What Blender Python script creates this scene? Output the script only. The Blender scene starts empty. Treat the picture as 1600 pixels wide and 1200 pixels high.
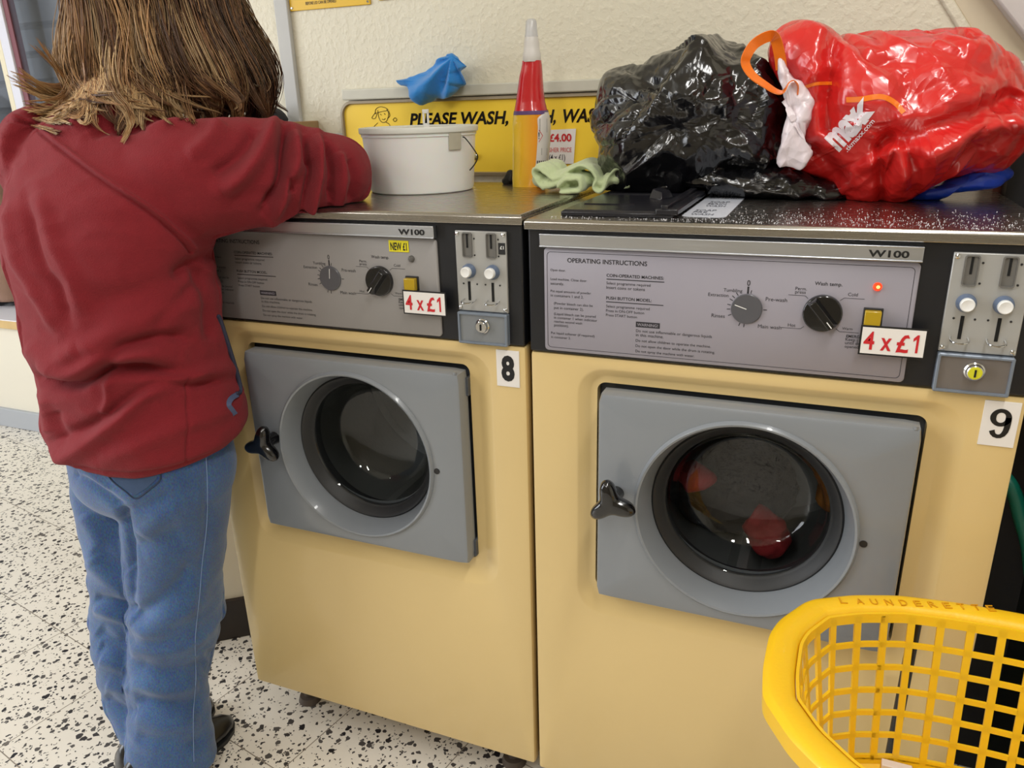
import bpy, bmesh, math, random
from mathutils import Vector, Matrix, noise
from mathutils.bvhtree import BVHTree
import numpy as np
random.seed(7)
scene = bpy.context.scene
COL = scene.collection
PI = math.pi

# ------------------------------------------------------------------ camera
CAM = Vector((0.41038, -1.06124, 1.25252))
FPX = 1200.55
YAW, PITCH, ROLL = map(math.radians, (-22.6651, 19.8066, -1.6909))
fw = Vector((math.sin(YAW)*math.cos(PITCH), math.cos(YAW)*math.cos(PITCH), -math.sin(PITCH)))
r0 = Vector((math.cos(YAW), -math.sin(YAW), 0)); u0 = r0.cross(fw)
RT = math.cos(ROLL)*r0 + math.sin(ROLL)*u0
UP = -math.sin(ROLL)*r0 + math.cos(ROLL)*u0
cd = bpy.data.cameras.new('camera'); cam = bpy.data.objects.new('camera', cd); COL.objects.link(cam)
cd.sensor_fit = 'HORIZONTAL'; cd.sensor_width = 36.0; cd.lens = FPX/1600*36.0
cd.clip_start = 0.02; cd.clip_end = 60
cam.matrix_world = Matrix(((RT.x, UP.x, -fw.x, CAM.x), (RT.y, UP.y, -fw.y, CAM.y), (RT.z, UP.z, -fw.z, CAM.z), (0, 0, 0, 1)))
scene.camera = cam
scene.view_settings.view_transform = 'Standard'; scene.view_settings.look = 'None'
scene.view_settings.exposure = 0.0; scene.view_settings.gamma = 1.0; scene.view_settings.use_curve_mapping = False

# ------------------------------------------------------------------ world + lights
world = bpy.data.worlds.new('world'); scene.world = world; world.use_nodes = True
world.node_tree.nodes['Background'].inputs[0].default_value = (0.80, 0.88, 1.0, 1)
world.node_tree.nodes['Background'].inputs[1].default_value = 0.9
FZ = -0.025      # floor height
def area_light(name, loc, target, sx, sy, power, color):
    ld = bpy.data.lights.new(name, 'AREA'); ld.shape = 'RECTANGLE'; ld.size = sx; ld.size_y = sy
    ld.energy = power; ld.color = color
    o = bpy.data.objects.new(name, ld); COL.objects.link(o); o.location = loc
    o.rotation_euler = (Vector(target)-Vector(loc)).to_track_quat('-Z', 'Y').to_euler()
    return o
# fluorescent tubes on the ceiling and the daylight of the shop front on the left
area_light('ceiling_tube_light', (-1.8, -1.5, 2.42), (-1.8, -1.5, 0), 0.12, 1.5, 20, (1.0, 0.98, 0.945))
area_light('ceiling_tube_light', (0.7, -0.80, 2.42), (0.7, -0.80, 0), 0.12, 1.5, 19, (1.0, 0.98, 0.945))
area_light('ceiling_tube_light', (0.0, -2.4, 2.42), (0.0, -2.4, 0), 0.12, 1.5, 22, (1.0, 0.98, 0.945))
area_light('shopfront_daylight', (-3.7, -1.6, 1.5), (-0.8, 0.1, 0.7), 2.2, 2.0, 78, (0.93, 0.96, 1.0))

# ------------------------------------------------------------------ helpers
def ray(px, py):
    return (fw*FPX + RT*(px-800) + UP*(600-py))
def at(px, py, Y):
    d = ray(px, py); return CAM + d*((Y-CAM.y)/d.y)
def atz(px, py, Z):
    d = ray(px, py); return CAM + d*((Z-CAM.z)/d.z)
def pix(p):
    d = Vector(p)-CAM; z = d.dot(fw)
    return 800+FPX*d.dot(RT)/z, 600-FPX*d.dot(UP)/z
def lin(c):
    c = c/255.0
    return c/12.92 if c <= 0.04045 else ((c+0.055)/1.055)**2.4
def rgb(r, g, b): return (lin(r), lin(g), lin(b), 1.0)

def mat(name, col, rough=0.5, metal=0.0, spec=0.5, noise_amt=0.0, noise_scale=8.0, bump=0.0, bump_scale=60.0,
        emit=0.0, coat=0.0, sheen=0.0, trans=0.0, alpha=1.0, detail=4.0, col2=None, sss=0.0):
    m = bpy.data.materials.new(name); m.use_nodes = True
    nt = m.node_tree; b = nt.nodes['Principled BSDF']
    b.inputs['Base Color'].default_value = col
    b.inputs['Roughness'].default_value = rough; b.inputs['Metallic'].default_value = metal
    b.inputs['Specular IOR Level'].default_value = spec
    b.inputs['Coat Weight'].default_value = coat; b.inputs['Sheen Weight'].default_value = sheen
    b.inputs['Transmission Weight'].default_value = trans; b.inputs['Alpha'].default_value = alpha
    if sss: b.inputs['Subsurface Weight'].default_value = sss; b.inputs['Subsurface Scale'].default_value = 0.01
    if emit:
        b.inputs['Emission Color'].default_value = col; b.inputs['Emission Strength'].default_value = emit
    tc = nt.nodes.new('ShaderNodeTexCoord')
    if noise_amt > 0:
        n = nt.nodes.new('ShaderNodeTexNoise'); n.inputs['Scale'].default_value = noise_scale; n.inputs['Detail'].default_value = detail
        nt.links.new(tc.outputs['Object'], n.inputs['Vector'])
        mx = nt.nodes.new('ShaderNodeMix'); mx.data_type = 'RGBA'
        c2 = col2 if col2 else tuple(c*(1-noise_amt) for c in col[:3])+(1,)
        mx.inputs[6].default_value = col; mx.inputs[7].default_value = c2
        nt.links.new(n.outputs['Fac'], mx.inputs[0]); nt.links.new(mx.outputs[2], b.inputs['Base Color'])
    if bump > 0:
        n2 = nt.nodes.new('ShaderNodeTexNoise'); n2.inputs['Scale'].default_value = bump_scale; n2.inputs['Detail'].default_value = 5
        nt.links.new(tc.outputs['Object'], n2.inputs['Vector'])
        bp = nt.nodes.new('ShaderNodeBump'); bp.inputs['Strength'].default_value = bump; bp.inputs['Distance'].default_value = 0.002
        nt.links.new(n2.outputs['Fac'], bp.inputs['Height']); nt.links.new(bp.outputs[0], b.inputs['Normal'])
    return m

class MB:
    """collects shapes; build() links them as one mesh object"""
    def __init__(s, off=(0, 0, 0)):
        s.v = []; s.f = []; s.mi = []; s.off = Vector(off); s.cur = 0
    def add(s, vs, fs, mi=None):
        k = len(s.v); s.v += [Vector(v)+s.off for v in vs]
        s.f += [tuple(i+k for i in f) for f in fs]; s.mi += [s.cur if mi is None else mi]*len(fs); return s
    def box(s, x0, x1, y0, y1, z0, z1):
        return s.add([(x0,y0,z0),(x1,y0,z0),(x1,y1,z0),(x0,y1,z0),(x0,y0,z1),(x1,y0,z1),(x1,y1,z1),(x0,y1,z1)],
              [(0,3,2,1),(4,5,6,7),(0,1,5,4),(1,2,6,5),(2,3,7,6),(3,0,4,7)])
    def loft(s, rings, cap0=True, cap1=True, closed=True):
        n = len(rings[0]); vs = [p for r in rings for p in r]; fs = []
        for i in range(len(rings)-1):
            for j in range(n if closed else n-1):
                a = i*n+j; b = i*n+(j+1) % n
                fs.append((a, b, b+n, a+n))
        if cap0: fs.append(tuple(range(n-1, -1, -1)))
        if cap1: fs.append(tuple((len(rings)-1)*n+j for j in range(n)))
        return s.add(vs, fs)
    def tube(s, pts, r, n=10, closed=False):
        pts = [Vector(p) for p in pts]; rs = r if isinstance(r, (list, tuple)) else [r]*len(pts)
        rings = []; up = None; m = len(pts)
        for i, p in enumerate(pts):
            if closed: t = pts[(i+1) % m]-pts[i-1]
            else: t = pts[min(i+1, m-1)]-pts[max(i-1, 0)]
            t.normalize()
            if up is None:
                up = Vector((0, 0, 1)) if abs(t.z) < 0.9 else Vector((1, 0, 0))
            a = t.cross(up).normalized(); up = a.cross(t).normalized()
            rings.append([p+(a*math.cos(k*2*PI/n)+up*math.sin(k*2*PI/n))*rs[i] for k in range(n)])
        if closed: rings.append(rings[0]); return s.loft(rings, False, False)
        return s.loft(rings)
    def cyl(s, p0, p1, r0, r1=None, n=24):
        return s.tube([p0, p1], [r0, r0 if r1 is None else r1], n)
    def lathe(s, c, prof, axis='z', n=32, cap0=True, cap1=True):
        c = Vector(c); rings = []
        for r, h in prof:
            ring = []
            for k in range(n):
                a = k*2*PI/n; x, y = r*math.cos(a), r*math.sin(a)
                ring.append(c+(Vector((x, y, h)) if axis == 'z' else Vector((x, h, y)) if axis == 'y' else Vector((h, x, y))))
            rings.append(ring)
        return s.loft(rings, cap0, cap1)
    def prism(s, poly, y0, y1):      # polygon in x,z extruded in y
        n = len(poly)
        return s.loft([[(x, y0, z) for x, z in poly], [(x, y1, z) for x, z in poly]])
    def blob(s, c, rad, n=16, m=10, f=None):
        c = Vector(c); rings = []
        for i in range(1, m):
            ph = PI*i/m
            rings.append([c+Vector((rad[0]*math.sin(ph)*math.cos(a), rad[1]*math.sin(ph)*math.sin(a), rad[2]*math.cos(ph))) for a in [k*2*PI/n for k in range(n)]])
        return s.loft(rings)
    def build(s, name, mats, parent=None, bevel=0.0, smooth=True, angle=35, seg=2):
        me = bpy.data.meshes.new(name)
        o = bpy.data.objects.new(name, me); COL.objects.link(o)
        org = Vector((0, 0, 0))
        if parent is not None:
            p = parent
            while p is not None: org += p.location; p = p.parent
        me.from_pydata([tuple(v-org) for v in s.v], [], s.f)
        if not isinstance(mats, (list, tuple)): mats = [mats]
        for mm in mats: me.materials.append(mm)
        for p, i in zip(me.polygons, s.mi): p.material_index = i
        bm = bmesh.new(); bm.from_mesh(me); bmesh.ops.recalc_face_normals(bm, faces=bm.faces); bm.to_mesh(me); bm.free()
        if smooth:
            me.polygons.foreach_set('use_smooth', [True]*len(me.polygons)); me.set_sharp_from_angle(angle=math.radians(angle))
        if bevel:
            md = o.modifiers.new('bevel', 'BEVEL'); md.width = bevel; md.segments = seg; md.limit_method = 'ANGLE'; md.angle_limit = math.radians(40); md.harden_normals = False
        if parent is not None: o.parent = parent
        return o

def empty(name, loc, label, cat, group=None):
    o = bpy.data.objects.new(name, None); COL.objects.link(o); o.location = loc; o.empty_display_size = 0.05
    tag(o, label, cat, group); return o
def tag(o, label, cat, group=None, kind=None):
    o['label'] = label; o['category'] = cat
    if group: o['group'] = group
    if kind: o['kind'] = kind
    return o
def structure(o, kind='structure'): o['kind'] = kind; return o

def rrect(x0, x1, z0, z1, r, y, n=8):
    pts = []
    for cx, cz, a0 in ((x1-r, z1-r, 0), (x0+r, z1-r, PI/2), (x0+r, z0+r, PI), (x1-r, z0+r, 1.5*PI)):
        for k in range(n+1):
            a = a0+PI/2*k/n; pts.append(Vector((cx+r*math.cos(a), y, cz+r*math.sin(a))))
    return pts
def rect_ray(cx, cz, x0, x1, z0, z1, r, y, N):
    """rounded rectangle resampled along rays from (cx,cz), so that it can be bridged with a circle"""
    out = []
    poly = rrect(x0, x1, z0, z1, r, y, 10)
    for k in range(N):
        a = 2*PI*k/N; d = Vector((math.cos(a), math.sin(a))); best = None
        for i in range(len(poly)):
            p = Vector((poly[i].x-cx, poly[i].z-cz)); q = Vector((poly[(i+1) % len(poly)].x-cx, poly[(i+1) % len(poly)].z-cz)); e = q-p
            den = d.x*e.y-d.y*e.x
            if abs(den) < 1e-12: continue
            t = (p.x*e.y-p.y*e.x)/den; s_ = (p.x*d.y-p.y*d.x)/den
            if t > 0 and -1e-6 <= s_ <= 1+1e-6 and (best is None or t > best): best = t
        out.append(Vector((cx+d.x*best, y, cz+d.y*best)))
    return out
def circ(cx, cz, R, y, N): return [Vector((cx+R*math.cos(2*PI*k/N), y, cz+R*math.sin(2*PI*k/N))) for k in range(N)]

_tc = {}
def text_mesh(s, bold=0.0):
    key = (s, bold)
    if key in _tc: return _tc[key]
    cu = bpy.data.curves.new('t', 'FONT'); cu.body = s; cu.size = 1.0; cu.offset = bold; cu.resolution_u = 3
    o = bpy.data.objects.new('t', cu); COL.objects.link(o); bpy.context.view_layer.update()
    me = bpy.data.meshes.new_from_object(o)
    vs = [v.co.copy() for v in me.vertices]; fs = [tuple(p.vertices) for p in me.polygons]
    bpy.data.objects.remove(o); bpy.data.meshes.remove(me); bpy.data.curves.remove(cu)
    _tc[key] = (vs, fs); return _tc[key]
def put_text(mb, s, o, ex, ey, width, height=None, bold=0.0, shear=0.0, mi=None, lift=None):
    """writes s with its lower left corner at o, along ex, upward along ey; fitted to width and height"""
    vs, fs = text_mesh(s, bold)
    if not vs: return
    x0 = min(v.x for v in vs); x1 = max(v.x for v in vs); y0 = min(v.y for v in vs if True); y1 = max(v.y for v in vs)
    sx = width/(x1-x0); sy = sx if height is None else height/(y1-max(y0, 0) if y0 > -0.02 else (0.73))
    base = y0 if y0 > -0.02 else 0
    o = Vector(o); ex = Vector(ex); ey = Vector(ey)
    mb.add([o+ex*((v.x-x0)*sx+shear*(v.y-base)*sy)+ey*((v.y-base)*sy) for v in vs], fs, mi)

X = Vector((1, 0, 0)); Z = Vector((0, 0, 1))

def fbm(p, o=3):
    return noise.fractal(p, 1.0, 2.0, o)
def ridged(p, sc, seed=0.0):
    q = p*sc+Vector((seed, seed*1.7, -seed))
    w = Vector((noise.noise(q*0.7), noise.noise(q*0.7+Vector((9, 3, 1))), noise.noise(q*0.7-Vector((4, 8, 2)))))*0.8
    q = q+w
    return 1.0-2.0*abs(noise.noise(q))
def smooth_poly(pts, sub=6):
    """closed Catmull-Rom through points"""
    n = len(pts); out = []
    for i in range(n):
        p0, p1, p2, p3 = pts[i-1], pts[i], pts[(i+1) % n], pts[(i+2) % n]
        for k in range(sub):
            t = k/sub
            out.append(0.5*((2*p1)+(p2-p0)*t+(2*p0-5*p1+4*p2-p3)*t*t+(3*p1-p0-3*p2+p3)*t**3))
    return out
def crspline(pts, sub=6):
    out = []; n = len(pts)
    pts = [Vector(p) for p in pts]
    for i in range(n-1):
        p0, p1, p2, p3 = pts[max(i-1, 0)], pts[i], pts[i+1], pts[min(i+2, n-1)]
        for k in range(sub):
            t = k/sub
            out.append(0.5*((2*p1)+(p2-p0)*t+(2*p0-5*p1+4*p2-p3)*t*t+(3*p1-p0-3*p2+p3)*t**3))
    out.append(pts[-1]); return out
def resample(pts, n, closed=True):
    P = pts+[pts[0]] if closed else pts
    L = [0]
    for a, b in zip(P, P[1:]): L.append(L[-1]+(b-a).length)
    out = []; j = 0; m = n if closed else n-1
    for k in range(n):
        s_ = L[-1]*k/m
        while j < len(L)-2 and L[j+1] < s_: j += 1
        t = (s_-L[j])/max(L[j+1]-L[j], 1e-9); out.append(P[j].lerp(P[j+1], min(1, t)))
    return out
from mathutils import geometry
def facet_field(spacing, seed, x0, x1, z0, z1):
    """random flat facets meeting in sharp creases, as crumpled film has; returns height(p)"""
    rn = random.Random(seed); pts = []
    n = int((x1-x0)*(z1-z0)/(spacing*spacing))
    for _ in range(n): pts.append(Vector((rn.uniform(x0, x1), rn.uniform(z0, z1))))
    vs, _, fs, _, _, _ = geometry.delaunay_2d_cdt(pts, [], [], 0, 1e-6)
    tree = BVHTree.FromPolygons([Vector((v.x, v.y, rn.uniform(-1, 1))) for v in vs], fs)
    def h(p):
        r = tree.ray_cast(Vector((p.x+0.6*p.y, p.z+0.5*p.y, 5)), Vector((0, 0, -1)))
        return r[0].z if r[0] is not None else 0.0
    return h
def inflate(name, poly, centre, T, mats, n=240, m=44, amps=((6, 0.012, 1.0), (14, 0.006, 2.0), (34, 0.0025, 3.0)), zmin=None, parent=None,
            depth=None, p=2.2, tb=None, colfn=None, ymax=None, sub=3, hook=None, smooth=True, facets=(), soft=1):
    """closed crumpled bag: outline poly (list of world points), swollen by T towards the front and tb towards the back"""
    poly = smooth_poly(poly, sub) if sub > 1 else poly
    poly = resample(poly, n); c = Vector(centre); tb = T if tb is None else tb
    mb = MB(); rings = []
    hs = m//2
    seq = [(-1, k/hs) for k in range(1, hs+1)]+[(1, 1-k/hs) for k in range(1, hs)]
    for side, rho in seq:
        e = math.sin(rho*PI/2)
        th = (1-e**p)**(1/p) if e < 1 else 0
        rings.append([c+(b-c)*e+Vector((0, side*th*(T if side < 0 else tb), 0)) for b in poly])
    # poles are capped with a fan through n-gon: keep the first ring small
    vs = [v for r in rings for v in r]
    N = n
    fs = []
    for i in range(len(rings)-1):
        for j in range(N):
            a = i*N+j; b = i*N+(j+1) % N; fs.append((a, b, b+N, a+N))
    vs.append(c+Vector((0, -T, 0))); vs.append(c+Vector((0, tb, 0)))
    for j in range(N):
        fs.append((len(vs)-2, (j+1) % N, j)); k = (len(rings)-1)*N; fs.append((len(vs)-1, k+j, k+(j+1) % N))
    me = bpy.data.meshes.new('tmp'); me.from_pydata([tuple(v) for v in vs], [], fs); me.update()
    nr = [v.normal.copy() for v in me.vertices]; bpy.data.meshes.remove(me)
    out = []; H = [(facet_field(sp_, sd_, c.x-1.0, c.x+1.0, c.z-0.8, c.z+0.8), am_) for sp_, am_, sd_ in facets]
    for v, nn in zip(vs, nr):
        if nn.dot(v-c) < 0: nn = -nn
        d = 0
        for hf_, am_ in H: d += am_*hf_(v)
        for sc, am, sd in amps: d += am*ridged(v, sc, sd)
        w = v+nn*d
        if hook: w = hook(w, v)
        zm_ = zmin(w) if callable(zmin) else zmin
        if zm_ is not None and w.z < zm_: w.z = zm_+0.0005*random.random()
        if ymax is not None and w.y > ymax: w.y = ymax
        out.append(w)
    mb.add(out, fs)
    if colfn:
        mb.mi = [colfn(sum((out[i] for i in f), Vector())/len(f)) for f in fs]
    return mb.build(name, mats, parent, angle=60, smooth=smooth)

# ------------------------------------------------------------------ materials
M = {}
M['enamel'] = mat('cream_enamel', rgb(224, 197, 138), 0.32, noise_amt=0.10, noise_scale=3.0, bump=0.08, bump_scale=30, coat=0.25)
M['side'] = mat('cream_side', rgb(190, 160, 100), 0.5)
M['fascia'] = mat('black_fascia', rgb(22, 23, 28), 0.42, noise_amt=0.3, noise_scale=40, bump=0.1)
M['panel8'] = mat('grey_panel_worn', rgb(150, 147, 146), 0.38, noise_amt=0.10, noise_scale=5, spec=0.4)
M['panel9'] = mat('grey_panel', rgb(152, 148, 158), 0.38, noise_amt=0.05, noise_scale=5, spec=0.4)
M['doorgrey'] = mat('door_grey', rgb(131, 136, 142), 0.30, noise_amt=0.06, noise_scale=6, coat=0.35)
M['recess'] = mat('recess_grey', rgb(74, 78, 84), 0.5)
M['rubber'] = mat('rubber', rgb(30, 31, 33), 0.5, bump=0.1, bump_scale=90)
M['blackplastic'] = mat('black_plastic', rgb(12, 12, 15), 0.16, coat=0.6)
M['mattblack'] = mat('matt_black', rgb(28, 28, 31), 0.5)
M['void'] = mat('dark_void', rgb(10, 10, 10), 0.9)
M['ink'] = mat('print_ink', rgb(38, 36, 42), 0.6)
M['inkblack'] = mat('black_ink', rgb(14, 14, 16), 0.5)
M['white'] = mat('white_plastic', rgb(228, 228, 226), 0.4)
M['plate'] = mat('coin_plate', rgb(178, 178, 176), 0.36, metal=0.35, noise_amt=0.05, noise_scale=60)
M['chrome'] = mat('chrome', rgb(205, 205, 205), 0.14, metal=1.0)
M['boxgrey8'] = mat('coin_box_grey', rgb(128, 132, 136), 0.4, metal=0.2)
M['boxtrim'] = mat('coin_box_trim', rgb(122, 132, 146), 0.35, metal=0.2)
M['boxgrey9'] = mat('coin_box_warm_grey', rgb(116, 110, 106), 0.4, metal=0.2)
M['labelwhite'] = mat('label_white', rgb(232, 228, 224), 0.45, noise_amt=0.06, noise_scale=20)
M['pricered'] = mat('price_red', rgb(196, 28, 38), 0.5)
M['yellowlabel'] = mat('yellow_label', rgb(226, 214, 28), 0.5)
M['yellowbutton'] = mat('yellow_button', rgb(176, 146, 20), 0.25, coat=0.4)
M['bluegrey'] = mat('blue_grey_plastic', rgb(92, 106, 130), 0.4)
M['dial'] = mat('dial_grey', rgb(82, 82, 88), 0.35, coat=0.3)
M['lampoff'] = mat('lamp_off', rgb(92, 90, 88), 0.3)
M['lampon'] = mat('lamp_on', rgb(255, 60, 20), 0.2, emit=1.1)
M['lampcore'] = mat('lamp_core', rgb(255, 170, 90), 0.2, emit=2.5)
M['keyyellow'] = mat('key_yellow', rgb(206, 204, 40), 0.4)
M['slotgrey'] = mat('slot_grey', rgb(104, 102, 98), 0.5)

def steel_mat(name, base, rough, streak):
    m = bpy.data.materials.new(name); m.use_nodes = True; nt = m.node_tree; b = nt.nodes['Principled BSDF']
    b.inputs['Metallic'].default_value = 1.0; b.inputs['Base Color'].default_value = base
    tc = nt.nodes.new('ShaderNodeTexCoord'); mp = nt.nodes.new('ShaderNodeMapping'); mp.inputs['Scale'].default_value = (3, 60, 60)
    n = nt.nodes.new('ShaderNodeTexNoise'); n.inputs['Scale'].default_value = 4; n.inputs['Detail'].default_value = 6
    nt.links.new(tc.outputs['Object'], mp.inputs[0]); nt.links.new(mp.outputs[0], n.inputs['Vector'])
    mr = nt.nodes.new('ShaderNodeMapRange'); mr.inputs[3].default_value = rough-streak; mr.inputs[4].default_value = rough+streak
    nt.links.new(n.outputs['Fac'], mr.inputs[0]); nt.links.new(mr.outputs[0], b.inputs['Roughness'])
    n2 = nt.nodes.new('ShaderNodeTexNoise'); n2.inputs['Scale'].default_value = 9; n2.inputs['Detail'].default_value = 3
    nt.links.new(tc.outputs['Object'], n2.inputs['Vector'])
    bp = nt.nodes.new('ShaderNodeBump'); bp.inputs['Strength'].default_value = 0.12; bp.inputs['Distance'].default_value = 0.004
    nt.links.new(n2.outputs['Fac'], bp.inputs['Height']); nt.links.new(bp.outputs[0], b.inputs['Normal'])
    return m
M['steel'] = steel_mat('stainless_steel', rgb(176, 172, 166), 0.27, 0.06)
M['alu'] = steel_mat('aluminium_strip', rgb(206, 210, 218), 0.34, 0.06)
M['drum'] = mat('drum_steel', rgb(150, 152, 152), 0.45, metal=0.7, bump=0.3, bump_scale=120)

def glass_mat(name, tint, ior=1.5, rough=0.02):
    m = bpy.data.materials.new(name); m.use_nodes = True; nt = m.node_tree; nt.nodes.clear()
    o = nt.nodes.new('ShaderNodeOutputMaterial'); t = nt.nodes.new('ShaderNodeBsdfTransparent'); t.inputs[0].default_value = tint
    g = nt.nodes.new('ShaderNodeBsdfGlossy'); g.inputs['Roughness'].default_value = rough
    lw = nt.nodes.new('ShaderNodeLayerWeight'); lw.inputs[0].default_value = 0.5
    pw = nt.nodes.new('ShaderNodeMath'); pw.operation = 'POWER'; pw.inputs[1].default_value = 4.5; nt.links.new(lw.outputs['Facing'], pw.inputs[0])
    fr = nt.nodes.new('ShaderNodeMath'); fr.operation = 'MULTIPLY_ADD'; fr.inputs[1].default_value = 0.85; fr.inputs[2].default_value = 0.05; nt.links.new(pw.outputs[0], fr.inputs[0])
    mx = nt.nodes.new('ShaderNodeMixShader')
    nt.links.new(fr.outputs[0], mx.inputs[0]); nt.links.new(t.outputs[0], mx.inputs[1]); nt.links.new(g.outputs[0], mx.inputs[2])
    nt.links.new(mx.outputs[0], o.inputs[0]); return m
M['glass'] = glass_mat('door_glass', (0.90, 0.92, 0.92, 1))

def plaster(name, col, strength=0.6):
    m = bpy.data.materials.new(name); m.use_nodes = True; nt = m.node_tree; b = nt.nodes['Principled BSDF']
    b.inputs['Base Color'].default_value = col; b.inputs['Roughness'].default_value = 0.55
    tc = nt.nodes.new('ShaderNodeTexCoord')
    n = nt.nodes.new('ShaderNodeTexNoise'); n.inputs['Scale'].default_value = 75; n.inputs['Detail'].default_value = 3
    v = nt.nodes.new('ShaderNodeTexVoronoi'); v.inputs['Scale'].default_value = 60; v.feature = 'SMOOTH_F1'
    nt.links.new(tc.outputs['Object'], n.inputs['Vector']); nt.links.new(tc.outputs['Object'], v.inputs['Vector'])
    cr = nt.nodes.new('ShaderNodeValToRGB'); cr.color_ramp.elements[0].position = 0.45; cr.color_ramp.elements[1].position = 0.68
    nt.links.new(n.outputs['Fac'], cr.inputs[0])
    ad = nt.nodes.new('ShaderNodeMath'); ad.operation = 'MULTIPLY_ADD'; ad.inputs[1].default_value = -0.35
    nt.links.new(v.outputs['Distance'], ad.inputs[0]); nt.links.new(cr.outputs[0], ad.inputs[2])
    bp = nt.nodes.new('ShaderNodeBump'); bp.inputs['Strength'].default_value = strength; bp.inputs['Distance'].default_value = 0.0022
    nt.links.new(ad.outputs[0], bp.inputs['Height']); nt.links.new(bp.outputs[0], b.inputs['Normal'])
    return m
M['plaster'] = plaster('cream_plaster', rgb(222, 216, 196), 0.38)
M['paint'] = mat('cream_paint', rgb(226, 220, 204), 0.5, noise_amt=0.05, noise_scale=2)
M['greytrim'] = mat('grey_trim', rgb(190, 190, 188), 0.5, noise_amt=0.06)
M['skirt'] = mat('skirting_grey', rgb(168, 172, 178), 0.45)

def terrazzo():
    m = bpy.data.materials.new('terrazzo'); m.use_nodes = True; nt = m.node_tree; b = nt.nodes['Principled BSDF']
    N = nt.nodes.new; Lk = nt.links.new
    b.inputs['Roughness'].default_value = 0.32
    tc = N('ShaderNodeTexCoord')
    def chips(scale, lo, hi, seed):
        mp = N('ShaderNodeMapping'); mp.inputs['Location'].default_value = (seed, seed*2, 0); Lk(tc.outputs['Object'], mp.inputs[0])
        nz = N('ShaderNodeTexNoise'); nz.inputs['Scale'].default_value = scale*1.3; Lk(mp.outputs[0], nz.inputs['Vector'])
        ma = N('ShaderNodeVectorMath'); ma.operation = 'MULTIPLY_ADD'; ma.inputs[1].default_value = (0.014, 0.014, 0); Lk(nz.outputs['Color'], ma.inputs[0]); Lk(mp.outputs[0], ma.inputs[2])
        v = N('ShaderNodeTexVoronoi'); v.inputs['Scale'].default_value = scale; v.feature = 'F1'; v.distance = 'EUCLIDEAN'
        Lk(ma.outputs[0], v.inputs['Vector'])
        sp = N('ShaderNodeSeparateColor'); Lk(v.outputs['Color'], sp.inputs[0])
        mr = N('ShaderNodeMapRange'); mr.inputs[3].default_value = lo; mr.inputs[4].default_value = hi; Lk(sp.outputs[0], mr.inputs[0])
        lt = N('ShaderNodeMath'); lt.operation = 'LESS_THAN'; Lk(v.outputs['Distance'], lt.inputs[0]); Lk(mr.outputs[0], lt.inputs[1])
        return lt.outputs[0], sp.outputs[1]
    c1, r1 = chips(60, -0.02, 0.48, 0.0); c2, r2 = chips(125, -0.06, 0.42, 3.7)
    nb = N('ShaderNodeTexNoise'); nb.inputs['Scale'].default_value = 2.2; nb.inputs['Detail'].default_value = 5; Lk(tc.outputs['Object'], nb.inputs['Vector'])
    base = N('ShaderNodeMix'); base.data_type = 'RGBA'; base.inputs[6].default_value = rgb(238, 232, 222); base.inputs[7].default_value = rgb(214, 208, 196); Lk(nb.outputs['Fac'], base.inputs[0])
    dark = N('ShaderNodeMix'); dark.data_type = 'RGBA'; dark.inputs[6].default_value = rgb(26, 26, 34); dark.inputs[7].default_value = rgb(92, 88, 86); Lk(r1, dark.inputs[0])
    a = N('ShaderNodeMix'); a.data_type = 'RGBA'; Lk(c2, a.inputs[0]); Lk(base.outputs[2], a.inputs[6]); Lk(dark.outputs[2], a.inputs[7])
    a2 = N('ShaderNodeMix'); a2.data_type = 'RGBA'; Lk(c1, a2.inputs[0]); Lk(a.outputs[2], a2.inputs[6]); Lk(dark.outputs[2], a2.inputs[7])
    # tile joints
    mp = N('ShaderNodeMapping'); mp.inputs['Rotation'].default_value = (0, 0, math.radians(11.5)); mp.inputs['Location'].default_value = (1.064, 0.2265, 0); Lk(tc.outputs['Object'], mp.inputs[0])
    br = N('ShaderNodeTexBrick'); br.offset = 0.0; br.inputs['Scale'].default_value = 1.0; br.inputs['Mortar Size'].default_value = 0.0012
    br.inputs['Brick Width'].default_value = 0.286; br.inputs['Row Height'].default_value = 0.286; br.inputs['Mortar Smooth'].default_value = 0.1
    Lk(mp.outputs[0], br.inputs['Vector'])
    j = N('ShaderNodeMix'); j.data_type = 'RGBA'; Lk(br.outputs['Fac'], j.inputs[0]); Lk(a2.outputs[2], j.inputs[6]); j.inputs[7].default_value = rgb(134, 124, 112)
    Lk(j.outputs[2], b.inputs['Base Color'])
    return m
M['terrazzo'] = terrazzo()
# ------------------------------------------------------------------ room
WY = 0.56
def slab(name, x0, x1, y0, y1, z0, z1, m, bev=0): return structure(MB().box(x0, x1, y0, y1, z0, z1).build(name, m, bevel=bev))
slab('floor', -4.6, 2.4, -3.4, 1.6, FZ-0.1, FZ, M['terrazzo'])
slab('ceiling', -4.6, 2.4, -3.4, 1.6, 2.5, 2.6, M['paint'])
slab('wall_back', -1.30, 2.4, WY, WY+0.12, FZ, 2.5, M['plaster'])
slab('wall_return', -1.42, -1.30, WY, 1.45, FZ, 2.5, M['plaster'])
slab('wall_right', 2.3, 2.4, -3.4, WY, FZ, 2.5, M['paint'])
slab('wall_front', -4.6, 2.4, -3.5, -3.4, FZ, 2.5, mat('far_wall', rgb(150, 140, 120), 0.7))
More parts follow.
